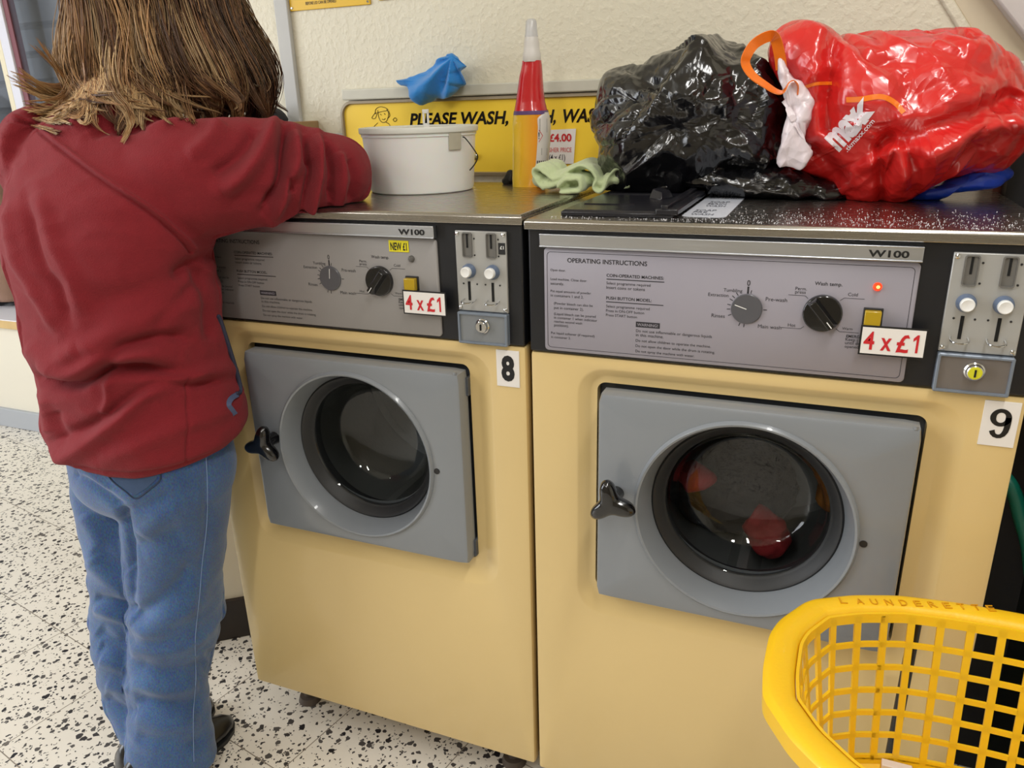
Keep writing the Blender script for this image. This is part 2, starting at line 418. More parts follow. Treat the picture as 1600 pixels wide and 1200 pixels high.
# shop front on the far left: sill, posts and glass
slab('wall_shopfront', -4.75, -4.6, -3.4, 1.55, FZ, 0.55, M['paint'])
slab('trim_12', -4.72, -4.62, -3.4, 1.55, 2.15, 2.5, M['greytrim'])
for k_, yy_ in enumerate((-3.3, -1.7, -0.1, 1.45)): slab('trim_%d' % (13+k_), -4.72, -4.64, yy_-0.04, yy_+0.04, 0.55, 2.15, M['greytrim'])
# window wall on the left (y = 1.45)
slab('wall_left', -4.6, -1.42, 1.45, 1.55, FZ, 0.62, M['paint'])
wl = -2.934
structure(MB().box(wl-0.030, wl, 1.425, 1.47, 0.5, 2.5).build('trim_1', mat('mullion_cream', rgb(236, 226, 196), 0.45), bevel=0.003))
structure(MB().box(wl, wl+0.050, 1.425, 1.47, 0.5, 2.5).build('trim_2', mat('mullion_white', rgb(226, 226, 236), 0.4), bevel=0.003))
structure(MB().box(wl+0.050, wl+0.078, 1.435, 1.47, 0.5, 2.5).build('trim_3', mat('mullion_maroon', rgb(128, 76, 84), 0.45), bevel=0.002))
w = MB(); w.box(wl+0.078, -1.42, 1.440, 1.444, 0.62, 2.5); structure(w.build('window_1', glass_mat('window_glass', (0.86, 0.88, 0.9, 1))))
w = MB(); w.box(-4.6, wl-0.030, 1.44, 1.446, 0.62, 2.5); structure(w.build('window_2', bpy.data.materials['window_glass']))
# roller shutter outside the window: one continuous ribbed sheet
sh = MB(); prof = []
z = 0.5
while z < 2.6:
    prof += [(1.600, z), (1.588, z+0.012), (1.586, z+0.098), (1.594, z+0.108)]; z += 0.115
sh.loft([[(-4.6, y, z) for y, z in prof], [(-1.3, y, z) for y, z in prof]], False, False, closed=False)
o = sh.build('roller_shutter', mat('shutter_grey', rgb(150, 147, 146), 0.5, noise_amt=0.15, noise_scale=3), smooth=False)
tag(o, 'grey ribbed roller shutter seen through the window at the left', 'shutter')
# vertical grey trim on the plaster behind the customer
a = at(430, 0, WY); b_ = at(455, 0, WY)
structure(MB().box(-0.828, -0.790, WY-0.012, WY, 0.3, 2.5).build('trim_4', M['greytrim'], bevel=0.003))
# sloping plaster bead and white stair stringer, upper right
def strip(name, p0, p1, wdt, y0, m):
    p0 = Vector((p0[0], 0, p0[1])); p1 = Vector((p1[0], 0, p1[1])); d = (p1-p0).normalized(); nn = Vector((d.z, 0, -d.x))*wdt
    if nn.x < 0: nn = -nn
    q = [p0-d*0.6, p1+d*0.45, p1+d*0.45+nn, p0-d*0.6+nn]
    return structure(MB().prism([(v.x, v.z) for v in q], y0, WY+0.001).build(name, m, bevel=0.004))
strip('trim_5', (0.541, 1.406), (0.576, 1.357), 0.017, WY-0.007, M['plaster'])
strip('trim_6', (0.560, 1.406), (0.598, 1.353), 0.062, WY-0.004, mat('pale_plaster', rgb(214, 202, 176), 0.5, noise_amt=0.10, noise_scale=14))
strip('trim_7', (0.617, 1.402), (0.676, 1.334), 0.16, WY-0.035, mat('chipped_white', rgb(214, 208, 206), 0.5, noise_amt=0.25, noise_scale=22, detail=8))
# right of machine 9: black jamb, brown edge, pale panel, slabs painted dark as recess shade
slab('trim_8', 0.664, 0.706, 0.40, WY, FZ, 1.235, M['mattblack'])
slab('trim_9', 0.652, 0.664, 0.44, WY, 1.0, 1.27, mat('brown_edge', rgb(96, 48, 30), 0.5))
slab('wall_side', 0.713, 0.80, -0.02, WY, 1.02, 1.245, mat('side_panel', rgb(190, 184, 172), 0.5))
slab('trim_10', 0.80, 0.86, 0.1, WY, FZ, 1.02, mat('recess_shade_green', rgb(26, 36, 34), 0.35))  # dark green colour stands for the shaded depth of the recess
slab('trim_11', 0.70, 0.80, 0.38, WY, FZ, 1.02, M['mattblack'])  # back of the recess, coloured near black in place of shade
# angled low pier behind machine 8 with its black kickboard
p0 = atz(337, 1000, FZ); p1 = atz(388, 990, FZ); d = (p1-p0); d.z = 0; d.normalize(); pa = p0-d*0.16; pb = p1+d*0.10; nn = Vector((-d.y, d.x, 0))
def pier(name, z0, z1, off, m):
    q = [pa-nn*off, pb-nn*off, pb+nn*0.10, pa+nn*0.10]
    return structure(MB().loft([[(v.x, v.y, z0) for v in q], [(v.x, v.y, z1) for v in q]]).build(name, m, bevel=0.003))
ztop = FZ+0.115
pier('wall_pier', FZ, 0.86, 0.0, M['paint'])
pier('baseboard_pier', FZ, ztop, 0.010, mat('kickboard_black', rgb(26, 25, 26), 0.5, noise_amt=0.5, noise_scale=9, col2=rgb(50, 38, 30)))

# ------------------------------------------------------------------ washing machines
W = 0.66; PITCHX = 0.6686
def machine(kind, off):
    nine = kind == 9
    lab = ('cream coin-operated washing machine numbered 9 with a dark load turning behind the round glass' if nine else
           'cream coin-operated washing machine numbered 8 with an empty drum, partly behind the woman in red')
    t = empty('washing_machine', (off.x+W/2, off.y+0.24, off.z+FZ), lab, 'washing machine', 'coin-operated washing machines')
    def mb(): return MB(off)
    dark = M['void']
    # ---- cabinet shell
    m = mb(); m.box(0.002, W-0.002, 0.40, 0.468, 0.062, 1.084); m.box(0.002, 0.012, 0.02, 0.42, 0.062, 1.084); m.box(W-0.012, W-0.002, 0.02, 0.42, 0.062, 1.084); m.box(0.01, W-0.01, 0.03, 0.42, 0.062, 0.075)
    m.build('cabinet', M['side'], t, bevel=0.002)
    # ---- pressed front panel with opening
    m = mb(); zb, zt = 0.060, 0.896
    ox0, ox1, oz0, oz1 = 0.104, 0.5565, 0.487, 0.853
    px0, px1, pz0, pz1 = 0.074, 0.602, 0.440, 0.880
    rings = [rrect(0, W, zb, zt, 0.003, 0.022), rrect(0, W, zb, zt, 0.004, 0.006), rrect(0.0012, W-0.0012, zb+0.0012, zt-0.0012, 0.004, 0.0018), rrect(0.006, W-0.006, zb+0.006, zt-0.006, 0.006, 0.0),
             rrect(px0, px1, pz0, pz1, 0.045, 0.0), rrect(px0+0.004, px1-0.004, pz0+0.004, pz1-0.004, 0.042, 0.0015),
             rrect(px0+0.018, px1-0.026, pz0+0.026, pz1-0.014, 0.030, 0.0115), rrect(px0+0.022, px1-0.032, pz0+0.032, pz1-0.018, 0.026, 0.013),
             rrect(ox0, ox1, oz0, oz1, 0.014, 0.013), rrect(ox0, ox1, oz0, oz1, 0.014, 0.030)]
    m.loft(rings, False, False)
    m.build('front_panel', M['enamel'], t, angle=28)
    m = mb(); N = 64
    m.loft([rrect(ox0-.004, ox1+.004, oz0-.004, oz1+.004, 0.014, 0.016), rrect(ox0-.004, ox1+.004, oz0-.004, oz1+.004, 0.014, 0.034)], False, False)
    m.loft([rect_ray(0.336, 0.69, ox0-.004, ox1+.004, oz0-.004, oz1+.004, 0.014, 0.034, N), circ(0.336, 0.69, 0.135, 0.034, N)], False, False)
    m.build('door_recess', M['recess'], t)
    # ---- drum
    m = mb(); cx, cz = 0.336, 0.690
    m.lathe((cx, 0, cz), [(0.136, 0.036), (0.15, 0.055), (0.21, 0.06), (0.21, 0.36), (0.20, 0.372), (0.05, 0.375), (0.04, 0.36)], axis='y', n=64, cap0=False)
    for k in range(3):
        a = 0.5+k*2*PI/3; c_, s_ = math.cos(a), math.sin(a)
        q = [Vector((cx+r*c_-w_*s_, 0, cz+r*s_+w_*c_)) for r, w_ in ((0.212, -0.03), (0.165, -0.008), (0.165, 0.008), (0.212, 0.03))]
        m.loft([[(v.x, 0.07, v.z) for v in q], [(v.x, 0.36, v.z) for v in q]])
    m.build('drum', M['drum'], t)
    # ---- door
    dxx = 0.004 if not nine else 0.0
    N = 128; cx, cz = 0.3335+dxx, 0.670; x0, x1, z0, z1 = 0.115+dxx, 0.5485+dxx, 0.4925, 0.8465; yf = -0.022
    dm = mb()
    dm.loft([rect_ray(cx, cz, x0, x1, z0, z1, 0.006, 0.010, N), rect_ray(cx, cz, x0, x1, z0, z1, 0.006, yf+0.006, N), rect_ray(cx, cz, x0+.0015, x1-.0015, z0+.0015, z1-.0015, 0.006, yf+0.002, N),
             rect_ray(cx, cz, x0+.006, x1-.006, z0+.006, z1-.006, 0.006, yf, N), circ(cx, cz, 0.1600, yf, N), circ(cx, cz, 0.1585, yf-0.004, N), circ(cx, cz, 0.1560, yf-0.0062, N),
             circ(cx, cz, 0.1530, yf-0.0050, N), circ(cx, cz, 0.1500, yf+0.002, N), circ(cx, cz, 0.1455, yf+0.013, N), circ(cx, cz, 0.1420, yf+0.028, N), circ(cx, cz, 0.1400, yf+0.034, N), circ(cx, cz, 0.1400, yf+0.040, N)], False, False)
    dm.cyl((x1-0.008, yf+0.004, z1-0.002), (x1-0.008, yf+0.004, z1+0.003), 0.003, n=10)
    door = dm.build('door', M['doorgrey'], t, angle=30)
    m = mb(); cz2 = cz+0.0
    m.lathe((cx, 0, cz2), [(0.1398, yf+0.036), (0.137, yf+0.034), (0.132, yf+0.037), (0.1305, yf+0.0395), (0.128, yf+0.041), (0.125, yf+0.047), (0.121, yf+0.050), (0.120, yf+0.060), (0.124, yf+0.075)], axis='y', n=96, cap0=False, cap1=False)
    m.build('rubber_seal', M['rubber'], door)
    m = mb()
    m.lathe((cx, 0, cz2), [(0.1215, yf+0.050), (0.1190, yf+0.047), (0.1165, yf+0.050), (0.1140, yf+0.062), (0.1100, yf+0.090), (0.1060, yf+0.104), (0.0980, yf+0.114), (0.0800, yf+0.121), (0.0500, yf+0.126), (0.0150, yf+0.128), (0.001, yf+0.128)], axis='y', n=96, cap0=False)
    m.build('door_glass', M['glass'], door, angle=70)
    m = mb(); m.cyl((0.4985+dxx, yf-0.0012, 0.668), (0.4985+dxx, yf+0.002, 0.668), 0.0052, n=20); m.build('screw_hole', M['mattblack'], door)
    if not nine:
        for zc in (0.817, 0.512): m = mb(); m.box(x1-0.001, x1+0.004, 0.004, 0.030, zc-0.016, zc+0.016); m.build('hinge', M['recess'], door, bevel=0.001)
    # three-armed handle
    m = mb(); hx, hz = (0.1465, 0.686) if nine else (0.166, 0.683)
    arms = (math.radians(-12), math.radians(222), math.radians(102)) if nine else (math.radians(-38), math.radians(196), math.radians(76))
    def hr(a):
        best = 0
        for q in arms:
            dd = abs((a-q+PI) % (2*PI)-PI); best = max(best, math.exp(-(dd/0.50)**2))
        return 0.0170+0.0225*best
    rings = []; y0 = yf-0.030
    for s_, dy in ((0.45, 0.030), (0.38, 0.012), (0.62, 0.006), (0.93, 0.002), (1.0, -0.006), (0.95, -0.012), (0.80, -0.016), (0.55, -0.0175), (0.2, -0.018)):
        rr = []
        for k in range(72):
            a = 2*PI*k/72; R = hr(a)
            R = R*s_ if s_ > 0.5 or dy < 0 else 0.012*(s_/0.45)
            rr.append(Vector((hx+R*math.cos(a), y0+dy, hz+R*math.sin(a))))
        rings.append(rr)
    m.loft(rings); m.build('door_handle', M['blackplastic'], door, angle=60)
    # ---- fascia
    m = mb(); m.box(0.0, W, -0.002, 0.05, 0.8975, 1.0855); m.build('fascia', M['fascia'], t, bevel=0.003)
    # ---- stainless top
    m = mb(); m.loft([rrect(-0.002, W+0.002, 0, 1, 0.004, 0)][:0] or [[(-0.003, -0.010, z), (W+0.003, -0.010, z), (W+0.003, 0.470, z), (-0.003, 0.470, z)] for z in (1.0845, 1.096)]+[[(0.001, -0.0065, 1.0995), (W-0.001, -0.0065, 1.0995), (W-0.001, 0.467, 1.0995), (0.001, 0.467, 1.0995)]])
    m.build('steel_top', M['steel'], t, bevel=0.0012)
    # ---- strip with model name
    st = mb(); st.box(0.022, 0.519, -0.0125, -0.0025, 1.0605, 1.0795); st.box(0.022, 0.519, -0.0140, -0.0120, 1.0605, 1.0625); st.box(0.022, 0.519, -0.0140, -0.0120, 1.0775, 1.0795)
    strip_ = st.build('trim_strip', M['alu'], t, bevel=0.0006)
    m = mb(); put_text(m, 'W100', (0.4575, -0.0131, 1.0655), X, Z, 0.046, 0.0085, bold=0.03); m.build('lettering', M['inkblack'], strip_, smooth=False)
    # ---- instruction panel
    m = mb(); m.loft([rrect(0.026, 0.519, 0.9025, 1.0585, 0.006, -0.002), rrect(0.026, 0.519, 0.9025, 1.0585, 0.006, -0.0045), rrect(0.0268, 0.5182, 0.9033, 1.0577, 0.0055, -0.0053)])
    pan = m.build('control_panel', M['panel9' if nine else 'panel8'], t, angle=50)
    PY = -0.0056; m = mb()
    if nine:   # printed border line
        a_ = rrect(0.0305, 0.5135, 0.9075, 1.0530, 0.006, PY); b2 = rrect(0.0311, 0.5129, 0.9081, 1.0524, 0.0055, PY)
        m.loft([a_, b2], False, False)
    def tx(s, xa, za, wd, ht=None, bold=0.0): put_text(m, s, (xa, PY, za), X, Z, wd, ht, bold=bold)
    H = 0.0042
    def para(lines, xa, za, unit=0.00235, lead=0.0083):
        for i, l in enumerate(lines): tx(l, xa, za-i*lead, unit*len(l)*0.98, None, 0.0)
    tx('OPERATING INSTRUCTIONS', 0.062, 1.0385, 0.117, None, 0.012)
    para(['Open door.'], 0.036, 1.0245, 0.0024)
    para(['Load machine. Close door', 'securely.'], 0.036, 1.0110, lead=0.0068)
    para(['Put equal amounts of powder', 'in containers 1 and 2.'], 0.036, 0.9930, lead=0.0068)
    para(['(Powder bleach can also be', 'put in container 2).'], 0.041, 0.9745, lead=0.0068)
    para(['(Liquid bleach can be poured', 'in container 1 when indicator', 'reaches second wash', 'position).'], 0.041, 0.9585, lead=0.0059)
    para(['Put liquid softener (if required)', 'in container 3.'], 0.036, 0.9285, 0.0021, lead=0.0064)
    tx('COIN-OPERATED MACHINES:', 0.121, 1.0205, 0.082, None, 0.012); m.box(0.121, 0.204, PY, PY+0.0003, 1.0165, 1.0177)
    para(['Select programme required', 'Insert coins or tokens'], 0.121, 1.0095, 0.0026, lead=0.0066)
    tx('PUSH BUTTON MODEL:', 0.121, 0.9875, 0.066, None, 0.012); m.box(0.121, 0.204, PY, PY+0.0003, 0.9832, 0.9844)
    para(['Select programme required', 'Press in ON-OFF button', 'Press START button'], 0.121, 0.9755, 0.0026, lead=0.0066)
    para(['Do not use inflammable or dangerous liquids', 'in this machine.'], 0.166, 0.9420, 0.00255, lead=0.0064)
    para(['Do not allow children to operate the machine.'], 0.166, 0.9275, 0.00242)
    para(['Do not open the door while the drum is rotating.'], 0.166, 0.9195, 0.00240)
    para(['Do not spray the machine with water.'], 0.166, 0.9115, 0.00240)
    # around the programme dial
    dx, dz = 0.317, 0.987
    tx('0', dx-0.002, dz+0.0315, 0.0042, 0.0075, 0.01)
    m.box(dx-0.0012, dx+0.0012, PY, PY+0.0004, dz+0.021, dz+0.0305)
    tx('Tumbling', dx-0.032, dz+0.0220, 0.0245, None, 0.0); tx('Extraction', dx-0.052, dz+0.0145, 0.027, None, 0.0)
    tx('Pre-wash', dx+0.0235, dz+0.0125, 0.027, None, 0.0); tx('Rinses', dx-0.046, dz-0.0150, 0.018, None, 0.0); tx('Main wash', dx+0.0165, dz-0.0255, 0.030, None, 0.0)
    for a in (80, 125, 140, 152, 170, 185, 205, 250, 265, 0):
        c_, s_ = math.cos(math.radians(a)), math.sin(math.radians(a)); n_ = Vector((-s_, 0, c_))*0.0005
        p_ = Vector((dx, PY, dz))+Vector((c_, 0, s_))*0.0215; q_ = Vector((dx, PY, dz))+Vector((c_, 0, s_))*0.0262
        m.add([p_-n_, q_-n_, q_+n_, p_+n_], [(0, 1, 2, 3)])
    kx, kz = 0.4125, 0.988
    tx('Wash temp.', kx-0.013, kz+0.0365, 0.033, None, 0.01); tx('Perm.', kx-0.036, kz+0.0285, 0.014, None, 0.0); tx('press', kx-0.036, kz+0.0240, 0.013, None, 0.0)
    tx('Cold', kx+0.028, kz+0.0245, 0.0115, None, 0.0); tx('Hot', kx-0.041, kz-0.0215, 0.0095, None, 0.0); tx('Warm', kx+0.026, kz-0.0205, 0.0125, None, 0.0)
    def ln(pts):
        for (xa, za), (xb, zb_) in zip(pts, pts[1:]):
            d_ = Vector((xb-xa, 0, zb_-za)).normalized(); n_ = Vector((-d_.z, 0, d_.x))*0.00028
            p_, q_ = Vector((kx+xa, PY, kz+za)), Vector((kx+xb, PY, kz+zb_)); m.add([p_-n_, q_-n_, q_+n_, p_+n_], [(0, 1, 2, 3)])
    ln([(-0.044, 0.0215), (-0.023, 0.0215), (-0.0195, 0.018)]); ln([(0.048, 0.0215), (0.024, 0.0215), (0.0195, 0.018)])
    ln([(-0.049, -0.0235), (-0.025, -0.0235), (-0.021, -0.020)]); ln([(0.046, -0.0235), (0.023, -0.0235), (0.0185, -0.020)])
    tx('EMERGENCY', 0.4445, 0.9575, 0.030, None, 0.012); para(['Keep closed', 'until drum', 'opened.'], 0.4440, 0.9530, 0.0026, lead=0.0048)
    m.build('lettering', M['ink'], pan, smooth=False)
    m = mb(); m.box(0.1655, 0.2000, PY-0.0001, PY+0.0006, 0.9495, 0.9575); w_ = m.build('warning_box', M['ink'], pan, smooth=False)
    m = mb(); put_text(m, 'WARNING!', (0.1675, PY-0.0004, 0.9515), X, Z, 0.030, 0.0042, bold=0.012); m.build('warning_text', M['panel9'], pan, smooth=False)
    # ---- dial, knob, lamp, button
    m = mb(); m.lathe((dx, 0, dz), [(0.0205, -0.004), (0.0205, -0.0075), (0.0195, -0.0085), (0.0012, -0.0085)], axis='y', n=40); dial = m.build('programme_dial', M['dial'], t)
    a = math.radians(162 if nine else 84); c_, s_ = math.cos(a), math.sin(a); n_ = Vector((-s_, 0, c_))*0.0006; m = mb()
    p_ = Vector((dx, -0.0090, dz)); m.add([p_-n_, p_+Vector((c_, 0, s_))*0.0165-n_, p_+Vector((c_, 0, s_))*0.0165+n_, p_+n_], [(0, 1, 2, 3)])
    m.build('pointer', M['white'], dial, smooth=False)
    m = mb(); m.lathe((kx, 0, kz), [(0.0245, -0.004), (0.0245, -0.010), (0.0235, -0.0125), (0.0012, -0.0128)], axis='y', n=48)
    a = math.radians(-50 if nine else 52); ex = Vector((math.cos(a), 0, math.sin(a))); ez = Vector((-math.sin(a), 0, math.cos(a)))
    rr = []
    for yy, lx, wz in ((-0.012, 0.0225, 0.0075), (-0.020, 0.0215, 0.0055), (-0.0235, 0.0205, 0.0045)):
        rr.append([Vector((kx, yy, kz))+ex*sx*lx+ez*sz*wz for sx, sz in ((1, 1), (-1, 1), (-1, -1), (1, -1))])
    m.loft(rr); knob = m.build('temperature_knob', M['blackplastic'], t, bevel=0.0008)
    m = mb(); p_ = Vector((kx, -0.0238, kz)); e_ = 1 if nine else -1; m.add([p_+ex*e_*0.010-ez*0.0006, p_+ex*e_*0.020-ez*0.0006, p_+ex*e_*0.020+ez*0.0006, p_+ex*e_*0.010+ez*0.0006], [(0, 1, 2, 3)]); m.build('pointer', M['white'], knob, smooth=False)
    m = mb(); m.lathe((0.4735, 0, 1.0265), [(0.0055, -0.0045), (0.0052, -0.0075), (0.0035, -0.0095), (0.0008, -0.0102)], axis='y', n=24); lamp = m.build('indicator_lamp', M['lampon'] if nine else M['lampoff'], t)
    if nine:
        m = mb(); m.blob((0.474, -0.0105, 1.027), (0.0022, 0.0012, 0.0022), 10, 8); m.build('lamp_filament', M['lampcore'], lamp)
    m = mb(); m.box(0.461, 0.484, -0.0085, -0.003, 0.976, 0.999); b1 = m.build('button_socket', M['mattblack'], t, bevel=0.0008)
    m = mb(); m.box(0.4625, 0.4820, -0.0175, -0.008, 0.977, 0.9968); m.build('start_button', M['yellowbutton'], b1, bevel=0.0012)
    # ---- price card
    m = mb(); m.box(0.4600, 0.5370, -0.0190, -0.0175, 0.9400, 0.9790); card = m.build('price_card', M['inkblack'], t)
    m = mb(); m.box(0.4622, 0.5348, -0.0194, -0.0188, 0.9422, 0.9768); m.build('card_face', M['labelwhite'], card)
    m = mb(); m.box(0.475, 0.522, -0.0176, -0.0050, 0.948, 0.968); m.build('card_pad', M['mattblack'], card)
    m = mb(); cy = -0.0198
    for s_, xa, wd, ht in (('4', 0.4650, 0.0125, 0.0235), ('x', 0.4850, 0.0125, 0.0160), ('\u00a3', 0.5030, 0.0145, 0.0235), ('1', 0.5215, 0.0080, 0.0235)):
        if s_ == '1':
            m.add([(xa+u_*wd, cy, 0.9475+v_*ht) for u_, v_ in ((0.45, 0), (0.80, 0), (0.80, 1), (0.52, 1), (0.0, 0.80), (0.0, 0.62), (0.45, 0.76))], [(0, 1, 2, 3, 6), (3, 4, 5, 6)])
        else: put_text(m, s_, (xa, cy, 0.9475), X, Z, wd, ht, bold=0.02)
    m.build('lettering', M['pricered'], card, smooth=False)
    if not nine:
        m = mb(); m.box(0.4345, 0.4700, -0.0062, -0.0050, 1.0365, 1.0545); st_ = m.build('yellow_sticker', M['yellowlabel'], t)
        m = mb(); put_text(m, 'NEW \u00a31', (0.4375, -0.0066, 1.0395), X, Z, 0.0295, 0.0120, bold=0.025); m.build('lettering', M['inkblack'], st_, smooth=False)
    # ---- coin unit
    m = mb(); m.box(0.552, 0.636, -0.0065, -0.001, 0.9495, 1.0735); cp = m.build('coin_plate', M['plate'], t, bevel=0.0012)
    for xs in (0.5725, 0.6120):
        xc = xs
        m = mb(); m.loft([rrect(xc-0.0080, xc+0.0080, 1.0335, 1.0710, 0.003, -0.0062), rrect(xc-0.0080, xc+0.0080, 1.0335, 1.0710, 0.003, -0.0095), rrect(xc-0.0066, xc+0.0066, 1.0350, 1.0695, 0.002, -0.0095), rrect(xc-0.0066, xc+0.0066, 1.0350, 1.0695, 0.002, -0.0072)], False, True)
        sl = m.build('coin_slot', M['slotgrey'], cp, angle=40)
        m = mb(); m.box(xc-0.0014, xc+0.0014, -0.0080, -0.0071, 1.0480, 1.0690); m.build('slot_opening', M['void'], sl)
        m = mb(); m.lathe((xc+0.001, 0, 1.0125), [(0.0115, -0.0055), (0.0110, -0.0110), (0.0090, -0.0150), (0.0080, -0.0155)], axis='y', n=28); bt = m.build('return_button', M['bluegrey'], cp)
        m = mb(); m.lathe((xc+0.001, 0, 1.0125), [(0.0082, -0.0145), (0.0082, -0.0210), (0.0070, -0.0225), (0.0045, -0.0218), (0.0005, -0.0214)], axis='y', n=28); m.build('button_cap', M['white'], bt)
        m = mb(); m.box(xc-0.0020, xc+0.0020, -0.0072, -0.0062, 0.9665, 0.9960); m.build('lever_slot', M['void'], cp)
        m = mb(); m.tube(crspline([(xc-0.0095, -0.0060, 0.9680), (xc-0.0100, -0.0150, 0.9665), (xc-0.0065, -0.0215, 0.9655), (xc, -0.0230, 0.9650), (xc+0.0065, -0.0215, 0.9655), (xc+0.0100, -0.0150, 0.9665), (xc+0.0095, -0.0060, 0.9680)], 4), 0.0014, 8); m.build('coin_lever', M['chrome'], cp)
    for x_, z_ in ((0.556, 1.069), (0.632, 1.069), (0.556, 0.9545), (0.632, 0.9545)):
        m = mb(); m.lathe((x_, 0, z_), [(0.0032, -0.006), (0.0030, -0.0082), (0.0012, -0.0092), (0.0004, -0.0093)], axis='y', n=12); m.build('screw', M['chrome'], cp)
    for x_, z_ in ((0.5840, 1.0620), (0.6235, 1.0620), (0.5840, 1.0370), (0.6235, 1.0370), (0.563, 0.9925), (0.586, 0.9925), (0.600, 0.9925), (0.624, 0.9925)):
        m = mb(); m.cyl((x_, -0.0071, z_), (x_, -0.006, z_), 0.0014, n=8); m.build('rivet', M['mattblack'], cp)
    if not nine:
        m = mb(); m.box(0.6235, 0.6345, -0.0074, -0.0062, 1.0400, 1.0570); k_ = m.build('black_tag', M['mattblack'], cp); m = mb(); put_text(m, '\u00a31', (0.6265, -0.0078, 1.0480), X, Z, 0.006, 0.005, 0.02); m.build('lettering', M['white'], k_, smooth=False)
    m = mb(); m.loft([rrect(0.552, 0.636, 0.8975, 0.9485, 0.0025, -0.001), rrect(0.552, 0.636, 0.8975, 0.9485, 0.0025, -0.0120), rrect(0.5533, 0.6347, 0.8988, 0.9472, 0.0020, -0.0132), rrect(0.5555, 0.6325, 0.9010, 0.9450, 0.0012, -0.0132), rrect(0.5560, 0.6320, 0.9015, 0.9445, 0.001, -0.0100)], True, False)
    cb = m.build('coin_box', M['boxtrim'], t, angle=30)
    m = mb(); m.box(0.5558, 0.6322, -0.0104, -0.0060, 0.9012, 0.9448); m.build('box_face', M['boxgrey9' if nine else 'boxgrey8'], cb)
    m = mb(); m.lathe((0.5945, 0, 0.9280), [(0.0120, -0.0095), (0.0118, -0.0130), (0.0100, -0.0145), (0.0092, -0.0190), (0.0082, -0.0198), (0.0004, -0.0198)], axis='y', n=28); lk = m.build('lock', M['chrome'], cb)
    if nine:
        m = mb(); m.lathe((0.5945, 0, 0.9280), [(0.0082, -0.0197), (0.0075, -0.0204), (0.0004, -0.0205)], axis='y', n=28); m.build('lock_face', M['keyyellow'], lk)
    m = mb(); m.box(0.5935, 0.5957, -0.0212, -0.0196, 0.9230, 0.9325); m.build('keyhole', M['void'], lk)
    # ---- number plate
    lx0, lx1, lz0, lz1 = (0.6145, 0.6545, 0.8275, 0.8885) if nine else (0.6110, 0.6500, 0.8280, 0.8885)
    m = mb(); m.box(lx0, lx1, -0.0016, 0.001, lz0, lz1); nl = m.build('number_label', M['labelwhite'], t, bevel=0.0004)
    m = mb()
    if nine:
        gw, gh, ox_, oz_ = 0.0235, 0.0400, lx0+0.0085, lz0+0.0115
        def stroke(P, wx, wz, closed=False):
            L_in = []; L_out = []; n_ = len(P)
            for i_, q_ in enumerate(P):
                a0_, a1_ = (P[i_-1], P[(i_+1) % n_]) if closed else (P[max(i_-1, 0)], P[min(i_+1, n_-1)])
                d_ = Vector((a1_[0]-a0_[0], a1_[1]-a0_[1])).normalized(); nx_, nz_ = -d_.y*wx, d_.x*wz
                L_in.append(Vector((ox_+q_[0]*gw+nx_, -0.0020, oz_+q_[1]*gh+nz_))); L_out.append(Vector((ox_+q_[0]*gw-nx_, -0.0020, oz_+q_[1]*gh-nz_)))
            if closed: L_in.append(L_in[0]); L_out.append(L_out[0])
            m.loft([L_in, L_out], False, False, closed=False)
        stroke([(0.5+0.36*math.cos(t_*2*PI/36), 0.70+0.235*math.sin(t_*2*PI/36)) for t_ in range(36)], 0.0034, 0.0026, True)
        stroke([(0.86, 0.72), (0.87, 0.55), (0.86, 0.40), (0.82, 0.25), (0.74, 0.14), (0.62, 0.075), (0.48, 0.06), (0.34, 0.09), (0.24, 0.16), (0.19, 0.25)], 0.0034, 0.0026)
    else: put_text(m, '8', (lx0+0.0085, -0.0020, lz0+0.0120), X, Z, 0.0225, 0.0400, bold=0.045)
    m.build('lettering', M['inkblack'], nl, smooth=False)
    # ---- feet
    for fx in (0.075, W-0.075):
        for fy in (0.075, 0.40):
            m = mb(); m.cyl((fx, fy, FZ-off.z+0.012), (fx, fy, 0.07), 0.012, n=14); m.cyl((fx, fy, FZ-off.z), (fx, fy, FZ-off.z+0.014), 0.026, 0.022, n=18); m.cyl((fx, fy, 0.03), (fx, fy, 0.042), 0.02, n=6)
            m.build('foot', mat('foot_metal_%d' % kind, rgb(92, 82, 74), 0.6, metal=0.4), t)
    return t
m9 = machine(9, Vector((0, 0, 0)))
m8 = machine(8, Vector((-PITCHX, -0.001, 0.0059)))
TOP9 = 1.0997; TOP8 = 1.0997+0.0059

# ------------------------------------------------------------------ wall fittings
Mledge = mat('ledge_grey', rgb(206, 204, 190), 0.45, noise_amt=0.12, noise_scale=30)
m = MB(); m.box(-0.660, 1.0, WY-0.022, WY+0.001, 1.278, 1.3015); o = m.build('wall_rail', Mledge, bevel=0.003)
tag(o, 'long pale grey rail fixed to the plaster above the yellow sign', 'rail')
m = MB(); y0 = WY-0.016
m.loft([rrect(-0.672, 0.52, 1.112, 1.276, 0.030, WY), rrect(-0.672, 0.52, 1.112, 1.276, 0.030, y0), rrect(-0.666, 0.514, 1.118, 1.270, 0.025, y0-0.002), rrect(-0.664, 0.512, 1.120, 1.268, 0.023, y0+0.006)], True, False)
t = empty('wall_sign', (-0.08, WY-0.01, 1.11), 'wide yellow sign in a brown frame asking customers to wash, behind the tub and bottle', 'sign')
m.build('frame', mat('sign_frame', rgb(150, 136, 112), 0.45), t, angle=40)
m = MB(); m.loft([rrect(-0.665, 0.513, 1.119, 1.269, 0.024, y0+0.008), rrect(-0.665, 0.513, 1.119, 1.269, 0.024, y0+0.004)])
m.build('board', mat('sign_yellow', rgb(250, 212, 62), 0.35, noise_amt=0.06, noise_scale=5), t)
ys = y0+0.0034
m = MB()
